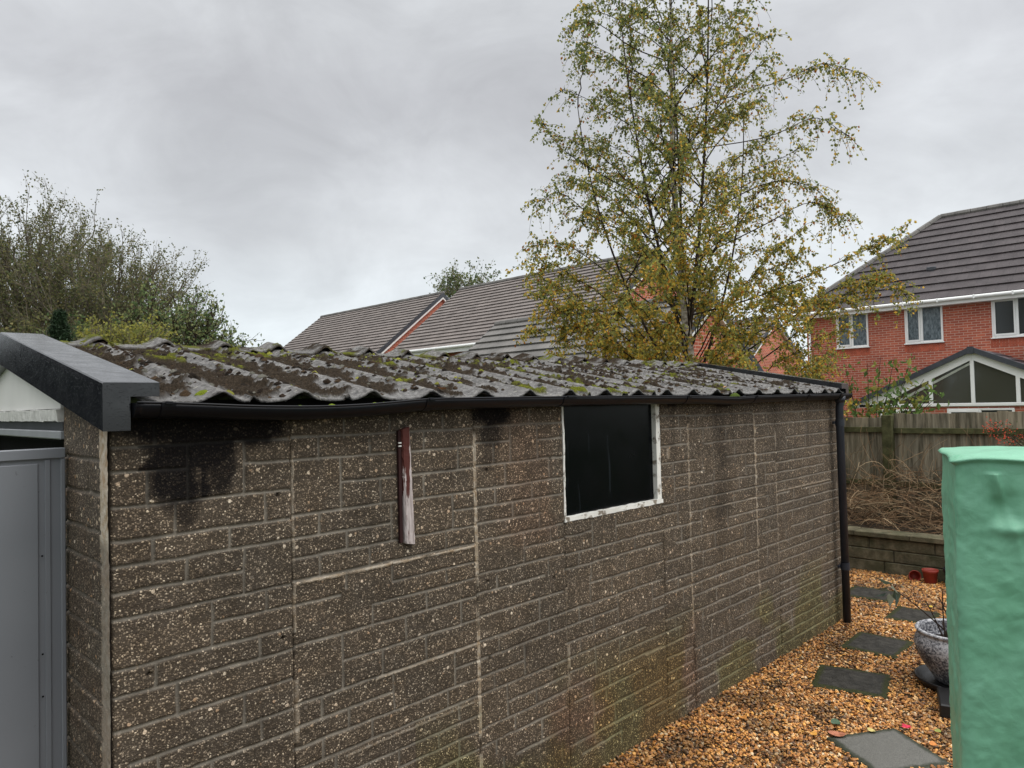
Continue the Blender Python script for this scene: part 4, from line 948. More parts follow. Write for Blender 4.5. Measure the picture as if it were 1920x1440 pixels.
# ------------------------------------------------------------------ far trees
def far_tree(name, base, label, height, spread, nlimb, leafc, leafsize, leafn, twigup=.7, seed=1, trunk_r=.3, start=.18, shape=1.0, group='trees beyond the gardens', barkm='bark_grey', twl=1.6, low=.25, sub2=True):
    root = tag(empty(name, base), label, 'tree', group); g = np.random.default_rng(seed); lim = MB(); tw = MB(); tr = MB(); LV = Leaves()
    tr.tube([(0, 0, -.5), (0, 0, height*.3), (.1, 0, height*.55)], [trunk_r, trunk_r*.7, trunk_r*.3], 8)
    for i in range(nlimb):
        u = (i+.5)/nlimb; th = i*2.399; cz = low+(1-low)*u; rad = spread*math.sqrt(max(0, 1-((cz-.5)/.56)**2))*g.uniform(.72, 1.0)
        end = np.array([math.cos(th)*rad, math.sin(th)*rad, height*cz*g.uniform(.94, 1.0)])
        s = np.array([0, 0, max(height*start, height*cz-rad*1.2-height*.1)*g.uniform(.8, 1)]); s[2] = min(s[2], height*.6)
        mid = s*.4+end*.6; mid[2] -= .0*height; mid[:2] *= .8; P = bez(s, mid, end, 9); P[1:-1] += g.normal(0, .12, (7, 3)); lim.tube(P, np.linspace(trunk_r*.28, .02, 9), 4, False)
        for k in range(12 if sub2 else 5):
            t = g.uniform(.35, 1); j = min(7, int(t*8)); p = P[j]+(P[j+1]-P[j])*(t*8-j)
            out = p-np.array([0, 0, height*.42]); out /= np.linalg.norm(out)+1e-6
            d = out*.9+g.normal(0, .55, 3)+np.array([0, 0, twigup]); d /= np.linalg.norm(d); L = g.uniform(.6, 1)*twl
            Q = np.array([p, p+d*L*.5+g.normal(0, .06, 3), p+d*L+np.array([0, 0, .15*L*twigup])]); tw.tube(Q, [.020, .013, .007], 3, False)
            for kk in range(4):
                tt = g.uniform(.2, 1); pp = Q[0]+(Q[2]-Q[0])*tt; dd = d+g.normal(0, .5, 3)+np.array([0, 0, .3*twigup]); dd /= np.linalg.norm(dd)
                tw.tube(np.array([pp, pp+dd*L*.5]), [.010, .005], 3, False)
                if leafn:
                    m = leafn; LV.add(pp+dd*L*.5*g.uniform(0, 1.1, (m, 1))+g.normal(0, .09, (m, 3)), leafsize, leafc[g.integers(0, len(leafc), m)]*g.uniform(.7, 1.3, (m, 1)))
    tr.build('trunk', M[barkm], root, True); lim.build('limb', M[barkm], root); tw.build('twigs', M[barkm], root)
    if leafn: LV.build('foliage', M['leaf'], root, .3, .7, .3, seed)
    return root
OL = np.array([(.12, .13, .055), (.15, .155, .06), (.085, .105, .045), (.19, .17, .07)])
GR = np.array([(.13, .18, .07), (.18, .22, .09), (.09, .14, .055), (.24, .25, .10)])
YG = np.array([(.26, .255, .06), (.19, .21, .06), (.33, .30, .07)])
def polar(u_, depth, z=-.5):
    k = (u_-960)/1338.7; p = Vector((-.72, -2.57, 0))+(Vector((F.x, F.y, 0)).normalized()+Vector((R.x, R.y, 0))*k)*depth; return (p.x, p.y, z)
far_tree('bare_tree', polar(60, 36), 'big half-bare olive brown tree, tallest at the left edge of the photo', 12.6, 6.4, 170, OL, .115, 9, .8, 3, .35, low=.2)
far_tree('bare_tree', polar(-170, 33), 'half-bare tree mostly outside the left edge, beyond the tallest one', 12.8, 6.0, 110, OL, .12, 7, .7, 4, .35, low=.2)
far_tree('bare_tree', polar(215, 34), 'half-bare olive tree sloping down to the right of the tallest one', 10.0, 4.8, 130, OL, .11, 8, .7, 5, .28, low=.15)
far_tree('leafy_tree', polar(335, 27), 'small airy leafy green tree, rightmost of the group on the left', 6.5, 2.5, 95, GR, .13, 4, .25, 6, .12, low=.2, twl=1.0, barkm='bark_dark')
far_tree('leafy_tree', polar(415, 25), 'low leafy shrub-like tree beside the small airy tree at the roof edge', 4.9, 1.2, 34, GR, .13, 3, .2, 7, .08, low=.2, twl=.7, barkm='bark_dark')
far_tree('yellow_shrub', polar(240, 22), 'yellow green bushy shrub showing just above the garage roof', 5.2, 1.7, 90, YG, .10, 7, .6, 8, .06, low=.3, twl=.6)
far_tree('dense_tree', polar(20, 27), 'dense olive bush filling the gap behind the roof trim', 5.6, 4.2, 70, OL, .15, 6, .4, 9, .2, low=.1, twl=1.1)
far_tree('dense_tree', polar(190, 30), 'dense green bush behind the dark conifer', 6.0, 4.0, 70, GR*.8, .15, 6, .4, 10, .2, low=.1, twl=1.1)
def conifer(name, base, label, h, r, seed, n=900):
    root = tag(empty(name, base), label, 'tree', 'trees beyond the gardens'); g = np.random.default_rng(seed); tw = MB(); LV = Leaves()
    for i in range(n):
        u = g.random()**.8; z = h*(.08+.92*u); rr = r*(1-u)**.75*g.uniform(.55, 1.0)+.03; a = g.uniform(0, 6.28)
        p0 = np.array([0, 0, z-rr*.25]); p1 = np.array([math.cos(a)*rr, math.sin(a)*rr, z+rr*.10]); tw.tube(np.array([p0, p1]), [.015, .004], 3, False)
        m = 26; t = g.uniform(.3, 1.08, (m, 1)); LV.add(p0+(p1-p0)*t+g.normal(0, .05, (m, 3)), .10, np.array([[.018, .035, .016]])*g.uniform(.6, 1.8, (m, 1)))
    MB().tube([(0, 0, -.5), (0, 0, h*.95)], [.12, .02], 6).build('trunk', M['bark_grey'], root); tw.build('twigs', M['bark_grey'], root); LV.build('foliage', M['needle'], root, -.3, .3, .2, seed)
conifer('dark_conifer', polar(112, 20), 'dark green conical conifer just above the garage roof at the left', 5.4, 1.0, 31, 1300)
far_tree('wispy_tree', polar(872, 44), 'wispy green treetop showing between the two brown roofs', 10.7, 2.1, 34, GR*.8, .16, 5, .1, 32, .15, low=.55, twl=1.6)

# ------------------------------------------------------------------ houses
def tiled_plane(mb, e0, e1, r1, r0, n, th=.045):
    """stepped tile courses from the eave (e0..e1) up to the ridge (r0..r1)"""
    e0, e1, r0, r1 = map(lambda p: np.array(p, float), (e0, e1, r0, r1))
    nrm = np.cross(e1-e0, r0-e0); nrm /= np.linalg.norm(nrm)
    if nrm[2] < 0: nrm = -nrm
    for i in range(n):
        a, b = i/n, (i+1.06)/n; b = min(b, 1)
        A0, A1 = e0+(r0-e0)*a, e1+(r1-e1)*a; B0, B1 = e0+(r0-e0)*b, e1+(r1-e1)*b
        lo = nrm*th; hi = nrm*(.002)
        mb.quad(A0+lo+nrm*.006, A1+lo+nrm*.006, B1+hi, B0+hi); mb.quad(A0-nrm*.012, A1-nrm*.012, A1+lo+nrm*.006, A0+lo+nrm*.006)
def ridge_tiles(mb, p0, p1, r=.11, L=.45):
    p0, p1 = np.array(p0, float), np.array(p1, float); n = max(2, int(np.linalg.norm(p1-p0)/L))
    for i in range(n): mb.tube([p0+(p1-p0)*i/n, p0+(p1-p0)*(i+.97)/n], r*(1+.04*(i % 2)), 8)
def house_window(parent, x, y0, y1, z0, z1, frost=False, mull=(.5,), handle=True, soldier=True):
    """window in a wall facing -X; frame proud of the brick"""
    o = parent.location; f = MB(); t = .055; xa, xb = x-.035, x+.06
    f.box(xa, y0, z0, xb, y1, z0+t, .006); f.box(xa, y0, z1-t, xb, y1, z1, .006)
    f.box(xa, y0, z0+t, xb, y0+t, z1-t, .006); f.box(xa, y1-t, z0+t, xb, y1, z1-t, .006)
    f.box(x-.07, y0-.03, z0-.035, x+.02, y1+.03, z0-.001, .004)
    ys = [y0+t]+[y0+(y1-y0)*k for k in mull]+[y1-t]
    for k in ys[1:-1]: f.box(xa-.003, k-.035, z0+t, xb, k+.035, z1-t, .006)
    # opening casement on the first light, thicker
    a, b = ys[-2]+.035, ys[-1]
    f.box(xa-.02, a, z0+t-.01, xa-.001, b, z0+t+.045, .004); f.box(xa-.02, a, z1-t-.045, xa-.001, b, z1-t+.01, .004)
    f.box(xa-.02, a, z0+t+.0455, xa-.001, a+.045, z1-t-.0455, .004); f.box(xa-.02, b-.045, z0+t+.0455, xa-.001, b, z1-t-.0455, .004)
    w = local(f, 'window', M['upvc'], parent)
    g = MB().quad((x-.004, y0+t, z0+t), (x-.004, y1-t, z0+t), (x-.004, y1-t, z1-t), (x-.004, y0+t, z1-t))
    gv = g.build('pane', M['glass_frost'] if frost else M['glass_house'], w)
    v = np.array([tuple(q.co) for q in gv.data.vertices])-np.array(parent.location); gv.data.vertices.foreach_set('co', v.ravel())
    if soldier:
        s = MB(); y = y0-.02
        while y < y1: s.box(x-.006, y, z0-.27, x+.01, y+.062, z0-.045); y += .0745
        local(s, 'brick_sill_course', M['soldier'], parent)
    return w
def face(mb, pts): mb.add(pts, [tuple(range(4))]) if len(pts) == 4 else mb.add(pts, [], [tuple(range(3))])
# right-hand brick house (rear elevation faces -X)
def house_b():
    x = 24.; yl, yr = 7.6, -7.0; ze, zr = 4.98, 8.2; D = 6.8; ov = .32; yrg = 4.2
    h = tag(empty('brick_house', (x+D/2, .3, -.4)), 'red brick house with dark hipped roof and white windows behind the fence on the right', 'house')
    w = MB(); w.box(x, yr, -.5, x+D, yl, ze-.02); local(w, 'wall', M['brick'], h)
    r = MB(); e = (x-ov, yr-ov, ze-.1); 
    tiled_plane(r, (x-ov, yr-ov, ze-.06), (x-ov, yl+ov, ze-.06), (x+D/2, yrg, zr), (x+D/2, yr+3.4, zr), 12)
    tiled_plane(r, (x-ov, yl+ov, ze-.06), (x+D+ov, yl+ov, ze-.06), (x+D/2, yrg, zr), (x+D/2, yrg+.01, zr), 12)
    tiled_plane(r, (x+D+ov, yl+ov, ze-.06), (x+D+ov, yr-ov, ze-.06), (x+D/2, yr+3.4, zr), (x+D/2, yrg, zr), 12)
    ro = local(r, 'roof', M['tile_dark'], h)
    rt = MB(); ridge_tiles(rt, (x+D/2, yrg, zr+.0), (x+D/2, yr+3.4, zr+.0)); ridge_tiles(rt, (x-ov+.05, yl+ov-.05, ze+.0), (x+D/2, yrg, zr)); ro2 = rt.build('ridge_tiles', M['tile_grey'], ro)
    v = np.array([tuple(q.co) for q in ro2.data.vertices])-np.array(h.location); ro2.data.vertices.foreach_set('co', v.ravel())
    fs = MB(); fs.box(x-ov, yr-ov, ze-.25, x-ov+.03, yl+ov, ze-.075); fs.box(x-ov+.0305, yr, ze-.25, x-.002, yl+ov-.03, ze-.235); fs.box(x-ov+.03, yl+ov-.03, ze-.25, x+D, yl+ov, ze-.075); local(fs, 'fascia', M['upvc'], h)
    gt = MB(); gt.tube([(x-ov-.055, yr-ov, ze-.10), (x-ov-.055, yl+ov, ze-.10)], .055, 10)
    k = yr
    while k < yl: gt.box(x-ov-.12, k, ze-.165, x-ov, k+.05, ze-.04, .01); k += .95
    local(gt, 'gutter', M['upvc'], h, False)
    dpp = MB(); dpp.tube([(x-.06, yl-.12, ze-.25), (x-.06, yl-.12, -.4)], .04, 8); local(dpp, 'downpipe', M['upvc'], h, True)
    for a in ((5.59, 6.60, True, (.5,)), (3.44, 4.50, True, (.55,)), (.55, 2.18, False, (.42, .62)), (-4.6, -3.0, False, (.5,))): house_window(h, x, a[0], a[1], 3.66, 4.79, a[2], a[3])
    vt = MB(); vt.tube([(25.0, 3.93, 5.9), (24.95, 3.93, 6.06)], .12, 12); vt.box(24.86, 3.80, 6.0, 25.2, 4.06, 6.13, .02); local(vt, 'roof_vent', M['lead'], h)
house_b()
def conservatory():
    x = 21.; ya = 2.08; hw = 2.95; za = 3.2; zl = 1.83
    c = tag(empty('conservatory', (22.5, ya, -.4)), 'white framed conservatory with glazed gable and dark roof edge, built onto the brick house', 'conservatory')
    yL, yR = ya+hw, ya-hw; sl = (za-zl)/hw
    r = MB()
    for s in (1, -1):
        tiled_plane(r, (x-.12, ya+s*(hw+.15), zl-.15*sl+.02), (23.99, ya+s*(hw+.15), zl-.15*sl+.02), (23.99, ya, za+.02), (x-.12, ya, za+.02), 9, .02)
    ro = local(r, 'roof', simple('dark_slate_conservatory_roof', (.045, .05, .062), .35, .5, .3, 3, .2), c)
    v_ = MB()
    for s in (1, -1):
        v_.prism([(x-.16, ya, za+.07), (x-.16, ya+s*(hw+.17), zl-.17*sl+.07), (x-.16, ya+s*(hw+.17), zl-.17*sl-.07), (x-.16, ya, za-.07-.001)], (.18, 0, 0))
    v_.box(x-.18, ya-.07, za-.12, x-.10, ya+.07, za+.07); local(v_, 'verge_trim', M['lead'], c)
    b = MB()
    for s in (1, -1): b.prism([(x-.05, ya+s*.002, za-.062), (x-.05, ya+s*(hw+.12), zl-.12*sl-.062), (x-.05, ya+s*(hw+.12)-s*.62, zl-.12*sl-.062), (x-.05, ya+s*.002, za-.27)], (.07, 0, 0))
    local(b, 'gable_board', M['upvc'], c)
    f = MB(); f.box(x-.05, yR-.05, 1.715, x+.05, yL-.12, 1.80, .01)
    for yy in (ya+1.83, ya+.98, ya, ya-.98, ya-1.83): f.box(x-.045, yy-.045, 1.801, x+.04, yy+.045, za-.25-abs(yy-ya)*sl, .006)
    local(f, 'gable_frame', M['upvc'], c)
    g_ = MB(); g_.add([(x+.0, yL-.35, 1.8), (x+.0, yR+.35, 1.8), (x+.0, ya, za-.2)], [], [(0, 1, 2)]); local(g_, 'pane', glass('conservatory_glass', (.055, .058, .045), .06, .5), c)
    # inner sloping ceiling trim seen through the glazing
    it = MB(); it.prism([(x-.012, ya+1.9, 1.86), (x-.012, ya+.05, 2.86), (x-.012, ya+.05, 2.80), (x-.012, ya+1.9, 1.78)], (.01, 0, 0)); local(it, 'ceiling_trim', simple('pale_trim', (.4, .42, .36), .6), c)
    w = MB(); w.box(x+.02, yR, -.45, x+.25, yL-.25, 1.71); w.box(x+.25, yR, -.45, 24, yR+.2, 1.71); w.box(x+.25, yL-.45, -.45, 24, yL-.25, 1.71); local(w, 'wall', M['brick'], c)
    for a, b_ in ((3.35, 4.4), (1.2, 2.7), (-.4, .9)): 
        house_window(c, x+.02, a, b_, .5, 1.66, False, (.5,), soldier=False)
    s = MB(); s.box(22.3, .2, 2.7, 23.98, 1.15, 3.36, .01); local(s, 'flashing_box', simple('blue_grey_slate_flashing', (.10, .115, .14), .4, .5, .2, 3), c)
conservatory()
# pair of brown-roofed houses beyond the garage
def house_gable(name, label, xe, xr, yl, yr, ze, zr, n, tilem, gutter=True, verge_r=True, wins=(), chim=False, group='brown roofed houses beyond the garage', wallm='brick'):
    h = tag(empty(name, ((xr), (yl+yr)/2, -.4)), label, 'house', group); xb = 2*xr-xe
    w = MB(); w.box(xe+.35, yr+.06, -.5, xb-.35, yl-.06, ze+.05)
    sl = (zr-ze)/(xr-xe)
    w.prism([(xe+.35, yr+.061, ze+.05), (xb-.35, yr+.061, ze+.05), (xr, yr+.061, zr-.17)], (0, yl-yr-.122, 0)); local(w, 'wall', M[wallm], h)
    r = MB(); tiled_plane(r, (xe, yr-.08, ze), (xe, yl+.08, ze), (xr, yl+.08, zr), (xr, yr-.08, zr), n); tiled_plane(r, (xb, yl+.08, ze), (xb, yr-.08, ze), (xr, yr-.08, zr), (xr, yl+.08, zr), n)
    ro = local(r, 'roof', M[tilem], h)
    rt = MB(); ridge_tiles(rt, (xr, yr-.08, zr), (xr, yl+.08, zr), .10); o2 = rt.build('ridge_tiles', M['tile_grey'], ro); v = np.array([tuple(q.co) for q in o2.data.vertices])-np.array(h.location); o2.data.vertices.foreach_set('co', v.ravel())
    if verge_r:
        for yy in (yr-.10, yl+.085):
            vb = MB()
            for x0 in (xe, xb): vb.prism([(x0, yy, ze+.03), (xr, yy, zr+.03), (xr, yy, zr-.17), (x0, yy, ze-.17)], (0, .018, 0))
            local(vb, 'verge', M['lead'], h)
        vb = MB()
        for x0 in (xe, xb): vb.prism([(x0+.1, yr-.075, ze-.12), (xr, yr-.075, zr-.17), (xr, yr-.075, zr-.27), (x0+.1, yr-.075, ze-.22)], (0, .12, 0))
        local(vb, 'bargeboard', M['upvc'], h)
    if gutter:
        gt = MB(); gt.tube([(xe-.05, yr, ze-.03), (xe-.05, yl, ze-.03)], .06, 8); gt.box(xe, yr, ze-.24, xe+.03, yl, ze-.03); local(gt, 'gutter', M['upvc'], h)
    for a, b, c, d in wins: house_window(h, xe+.35, a, b, c, d, False, (.5,))
    return h
house_gable('brick_house', 'farther of the two long brown tiled roofs, left of the gap with the dark verge', 17.2, 21.2, 35., 23.9, 4.35, 7.45, 19, 'tile_brown', True, True, ((25, 26.2, 2.9, 4.0),))
house_gable('brick_house', 'nearer long brown tiled roof running behind the birch, with a cream gutter', 17.2, 21.2, 22.5, 11.7, 4.35, 7.45, 19, 'tile_brown', True, True, ((19.2, 20.5, 2.9, 4.0), (14, 15.5, 2.9, 4.0)))
house_gable('brick_outbuilding', 'low grey lichened tiled roof in front of the long brown roofs', 10.6, 13.2, 11.8, 5.2, 2.35, 4.3, 10, 'tile_grey', True, True, group='low buildings beyond the garage')
house_gable('dark_reflection_building', 'unseen long black building added beyond the left edge to darken the front verge trim reflection', -9., -4.5, 23, 14, 2.6, 4.7, 12, 'tile_dark', False, False, group='unseen buildings added for reflections', wallm='black_pl')  # unseen, added only so the front verge trim reflects something dark
house_gable('brick_house', 'small distant brick house with white gutter glimpsed through the birch leaves', 30., 33.4, 20, 13., 3.7, 6.0, 13, 'tile_brown', True, True, ((14.5, 15.6, 2.2, 3.4),), group='houses glimpsed through the birch')

# ------------------------------------------------------------------ dead brambles on the bed, berries
def brambles():
    g = np.random.default_rng(9); V = []; Fq = []; A = []; nb = 0
    pal = np.array([(.20, .12, .065), (.28, .18, .10), (.13, .08, .045), (.34, .25, .15), (.09, .06, .035)])
    def strand(P, r, c):
        nonlocal nb
        n = len(P); t = np.gradient(P, axis=0); t /= np.linalg.norm(t, axis=1)[:, None]+1e-9; a = np.cross(t, [.3, .2, 1.]); a /= np.linalg.norm(a, axis=1)[:, None]+1e-9; b = np.cross(t, a)
        v = np.stack([P+a*r, P-a*r*.5+b*r*.87, P-a*r*.5-b*r*.87], 1).reshape(-1, 3); V.append(v); i = np.arange(n-1)[:, None]*3; j = np.arange(3)[None]; j2 = (j+1) % 3
        Fq.append((np.stack([i+j, i+j2, i+3+j2, i+3+j], -1).reshape(-1, 4))+nb); A.append(np.repeat(c[None], len(v), 0)); nb += len(v)
    for i in range(3400):
        y = g.uniform(-3.2, 1.9); x = 8.45+g.random()**.7*1.2; env = .24+.42*(.6+.4*math.sin(y*2.3+1))*sst(8.35, 9.2, np.array(x))
        z = .44+g.random()**1.4*float(env)
        p0 = np.array([x, y, z]); L = g.uniform(.12, .55); d = g.normal(size=3)*np.array([.8, 1.2, .5]); d /= np.linalg.norm(d)
        p2 = p0+d*L; p2[2] = max(.42, p2[2]-g.uniform(0, .2)*L); p1 = (p0+p2)/2+g.normal(0, .3, 3)*L*.6; p1[2] += .12*L
        P = bez(p0, p1, p2, 6); P[:, 0] = np.maximum(P[:, 0], 8.2)
        strand(P, g.uniform(.0018, .0038), pal[g.integers(0, 5)]*g.uniform(.6, 1.3))
    for i in range(260):   # dry stems climbing the fence
        y = g.uniform(-3.4, 2.2); z = g.uniform(.5, 1.1); p0 = np.array([9.35+g.uniform(0, .3), y, z]); L = g.uniform(.3, .75)
        p2 = p0+np.array([g.uniform(-.15, .1), g.normal(0, .22), L]); p2[2] = min(p2[2], 1.66); p1 = (p0+p2)/2+g.normal(0, .1, 3); strand(bez(p0, p1, p2, 7), .0022, pal[g.integers(0, 4)]*g.uniform(.7, 1.3))
    P = np.array([(9.0, .55, .75), (8.95, .50, 1.05), (8.95, .25, 1.25), (8.95, .05, 1.36)]); strand(P, .006, np.array([.36, .27, .17]))
    o = npmesh('dead_brambles', np.concatenate(V), np.concatenate(Fq), M['deadtwig'], None, False, {'A': np.concatenate(A)})
    tag(o, 'tangled heap of dead brown bramble stems on the raised bed', 'brambles', kind='stuff')
brambles()
def berry_bush():
    B0 = np.array([9.4, -1.35, .42]); root = tag(empty('berry_shrub', tuple(B0)), 'shrub with clusters of bright orange red berries above the green cover', 'shrub'); g = np.random.default_rng(12)
    st = MB(); LV = Leaves(); be = MB()
    for k in range(26):
        a = g.uniform(0, 6.28); top = np.array([math.cos(a)*.35-.1, math.sin(a)*.75, g.uniform(.95, 1.28)]); P = bez(np.zeros(3), np.array([top[0]*.2, top[1]*.3, .9]), top, 10); st.tube(P, np.linspace(.010, .003, 10), 4, False)
        m = 60; t = g.uniform(.5, 1, m); Q = np.stack([np.interp(t, np.linspace(0, 1, 10), P[:, i]) for i in range(3)], 1)+g.normal(0, .05, (m, 3)); LV.add(Q, .035, np.array([[.05, .07, .02], [.10, .08, .03]])[g.integers(0, 2, m)]*g.uniform(.7, 1.3, (m, 1)))
        if k % 2 == 0:
            for q in range(24):
                c = top+g.normal(0, .05, 3)-np.array([.05, 0, .03]); be.lathe([(0, -.007), (.006, -.003), (.006, .003), (0, .007)], c, 6)
    st.build('stem', M['bark_dark'], root); LV.build('foliage', M['leaf'], root, .2, .4, .2, 2); tag(be.build('berries', simple('orange_red_berry', (.62, .06, .02), .4, .4, .2, 20, 0), root, True), kind='stuff')
    # low green and yellow growth beside it
    B1 = np.array([8.9, -.62, .42]); r2 = tag(empty('small_shrub', tuple(B1)), 'small green shrub with a few yellow leaves half hidden by the green cover', 'shrub'); LV = Leaves(); st = MB()
    for k in range(22):
        a = g.uniform(0, 6.28); top = np.array([math.cos(a)*.25, math.sin(a)*.35, g.uniform(.15, .62)]); P = bez(np.zeros(3), np.array([top[0]*.3, top[1]*.3, top[2]*.8]), top, 7); st.tube(P, np.linspace(.005, .002, 7), 3, False)
        m = 16; t = g.uniform(.3, 1, m); Q = np.stack([np.interp(t, np.linspace(0, 1, 7), P[:, i]) for i in range(3)], 1)+g.normal(0, .03, (m, 3)); LV.add(Q, .035, np.array([[.06, .10, .025], [.05, .08, .03], [.35, .30, .04]])[g.choice(3, m, p=[.55, .35, .1])]*g.uniform(.7, 1.2, (m, 1)))
    st.build('stem', M['bark_dark'], r2); LV.build('foliage', M['leaf'], r2, .2, .6, .2, 2)
berry_bush()

# ------------------------------------------------------------------ pot, saucer, tray, dead plant, red pots
PC = (5.04, -1.18)
po = MB().lathe([(.0, .045), (.135, .045), (.15, .055), (.175, .10), (.225, .18), (.256, .25), (.270, .31), (.262, .36), (.246, .392), (.243, .400), (.256, .408), (.262, .419), (.256, .430), (.242, .430), (.236, .41), (.238, .36), (.23, .30), (.0, .295)], (0, 0, 0), 56)
pt = po.build('plant_pot', M['pot'], None, True); pt.location = (PC[0], PC[1], 0); pt.scale = (1, 1, .94); tag(pt, 'large round grey pot, lime streaked, half hidden behind the green cover', 'plant pot')
so = MB().lathe([(0, .022), (.20, .022), (.235, .028), (.262, .058), (.272, .060), (.276, .054), (.25, .016), (.2, .008), (0, .008)], (0, 0, 0), 48).build('pot_saucer', M['blackblock'], None, True)
so.location = (PC[0], PC[1], .012); tag(so, 'black round plastic saucer under the large grey pot', 'saucer')
tb = MB().box(-.16, -.14, 0, .16, .14, .085, .008).build('plastic_tray', M['blackblock']); tb.location = (4.62, -1.30, 0); tb.rotation_euler.z = .3; tag(tb, 'low black block on the gravel in front of the grey pot', 'block')
so2 = MB().lathe([(0, .325), (.12, .322), (.236, .315), (.236, .30)], (0, 0, 0), 30).build('soil', simple('dark_potting_soil', (.02, .015, .011), .95, .1, .5, 40, 1, 80, .02), pt, True)
dpn = tag(empty('withered_plant', (PC[0], PC[1], .30)), 'withered plant with bare dark stems and a few limp leaves in the grey pot', 'plant'); g = np.random.default_rng(6); st = MB(); LV = Leaves()
ends = [(-.16, .36, .36), (-.12, .16, .30), (.05, .12, .30), (0, .08, .36), (.08, -.02, .18), (-.05, .02, .14), (.1, .12, .12)]
for i, e_ in enumerate(ends):
    b0 = np.array([g.uniform(-.05, .05), g.uniform(-.05, .08), 0]); e_ = np.array(e_); P = bez(b0, (b0+e_)/2+np.array([.02, .02, .05]), e_, 9); st.tube(P, np.linspace(.0065, .003, 9), 5, False)
    for q in range(2): d = g.normal(0, .05, 3); st.tube(np.array([P[5], P[5]+d+np.array([0, 0, .04])]), [.002, .001], 4, False)
LV.add(np.array(ends[0])+g.normal(0, .03, (9, 3)), .11, np.array([(.06, .09, .07), (.10, .13, .09), (.16, .17, .12)])[g.integers(0, 3, 9)]); LV.add(np.array([.1, .0, .1])+g.normal(0, .05, (12, 3)), .05, np.tile([(.03, .035, .02)], (12, 1)))
st.build('stem', M['bark_dark'], dpn); LV.build('foliage', M['leaf'], dpn, .6, .45, .3, 1)
def redpot(loc, rot, lab, mat='redpot', s=1.0):
    o = MB().lathe([(0, 0), (.055, 0), (.060, .01), (.073, .118), (.078, .12), (.082, .15), (.076, .152), (.070, .12), (.055, .02), (0, .015)], (0, 0, 0), 28).build('small_plant_pot', M[mat], None, True)
    o.location = loc; o.rotation_euler = rot; o.scale = (s, s, s); tag(o, lab, 'plant pot', 'small pots by the low wall'); return o
redpot((8.0, -.23, .0), (0, 0, 0), 'upright red plastic plant pot against the low wall'); redpot((8.07, -.05, .045), (math.radians(80), 0, math.radians(-70)), 'red plastic plant pot lying on its side by the low wall', 'redpot', .75)
redpot((8.02, -.45, .0), (0, 0, 0), 'dark plastic plant pot beside the upright red one', 'blackblock', 1.25)

# fallen leaves lying on the gravel
def fallen(px, py, size, col, rz, lab, lobes=0):
    n = 16; v = [(0, 0, .006)]
    for k in range(n):
        a = 2*math.pi*k/n; r = size*(.5+.12*math.cos(a)) * (1+(.28*math.cos(lobes*a) if lobes else 0)); v.append((r*math.cos(a)*1.1, r*math.sin(a)*(.75 if not lobes else 1), .010+.12*size*math.sin(a)**2+.1*size*math.cos(2*a)))
    c = NM('fallen_leaf', .55, .3, col); c.col(c.ramp(c.noise(60, 4), [(.3, tuple(x*.6 for x in col)), (.7, tuple(min(1, x*1.2) for x in col))]))
    o = MB().add(v, [], [(0, 1+k, 1+(k+1) % n) for k in range(n)]).build('fallen_leaf', c.m); o.location = (px, py, .014); o.rotation_euler.z = rz
    tag(o, lab, 'leaf', 'fallen leaves on the gravel')
FL = [(4.09, -1.12, .05, (.55, .02, .06), 1, 'crimson fallen leaf on the gravel right of the dark slabs', 5), (3.86, -.78, .075, (.07, .12, .07), .5, 'blue green fallen leaf on the gravel, largest green one', 0), (3.72, -.85, .09, (.42, .16, .09), 2, 'salmon orange fallen leaf above the nearest slab', 0),
      (3.62, -.74, .05, (.62, .30, .05), .3, 'small orange fallen leaf at the tip of the nearest slab', 0), (4.33, -.82, .05, (.60, .30, .04), 1.3, 'orange yellow fallen leaf touching the edge of the middle dark slab', 0), (4.15, -1.27, .045, (.26, .28, .06), .2, 'yellow green fallen leaf near the black block', 0),
      (3.95, -1.3, .05, (.6, .22, .05), .7, 'bright orange fallen leaf near the green cover', 0), (3.55, -.32, .05, (.52, .22, .05), 0, 'orange brown fallen leaf on open gravel near the wall', 0), (6.95, -.5, .05, (.6, .42, .05), 0, 'yellow fallen leaf beyond the withered plant', 0), (3.9, -.98, .05, (.55, .45, .16), 1, 'pale yellow fallen leaf between the slabs', 0)]
for f_ in FL: fallen(*f_)
for (x, y, z, c, l) in ((1.36, -.04, 2.128, (.60, .27, .12), 'pale orange fallen leaf at the roof edge above the sagging gutter'), (3.25, .12, 2.17, (.62, .38, .22), 'buff fallen leaf on the roof above the black window'), (3.97, -.05, 2.135, (.6, .33, .16), 'tan fallen leaf lodged at the roof edge right of the window')):
    n0 = set(bpy.data.objects); fallen(x, y, .05, c, x, l)
    o = [q for q in bpy.data.objects if q not in n0][0]; o.location.z = z; o.rotation_euler = (.25, 0, x); o['group'] = 'fallen leaves on the roof'

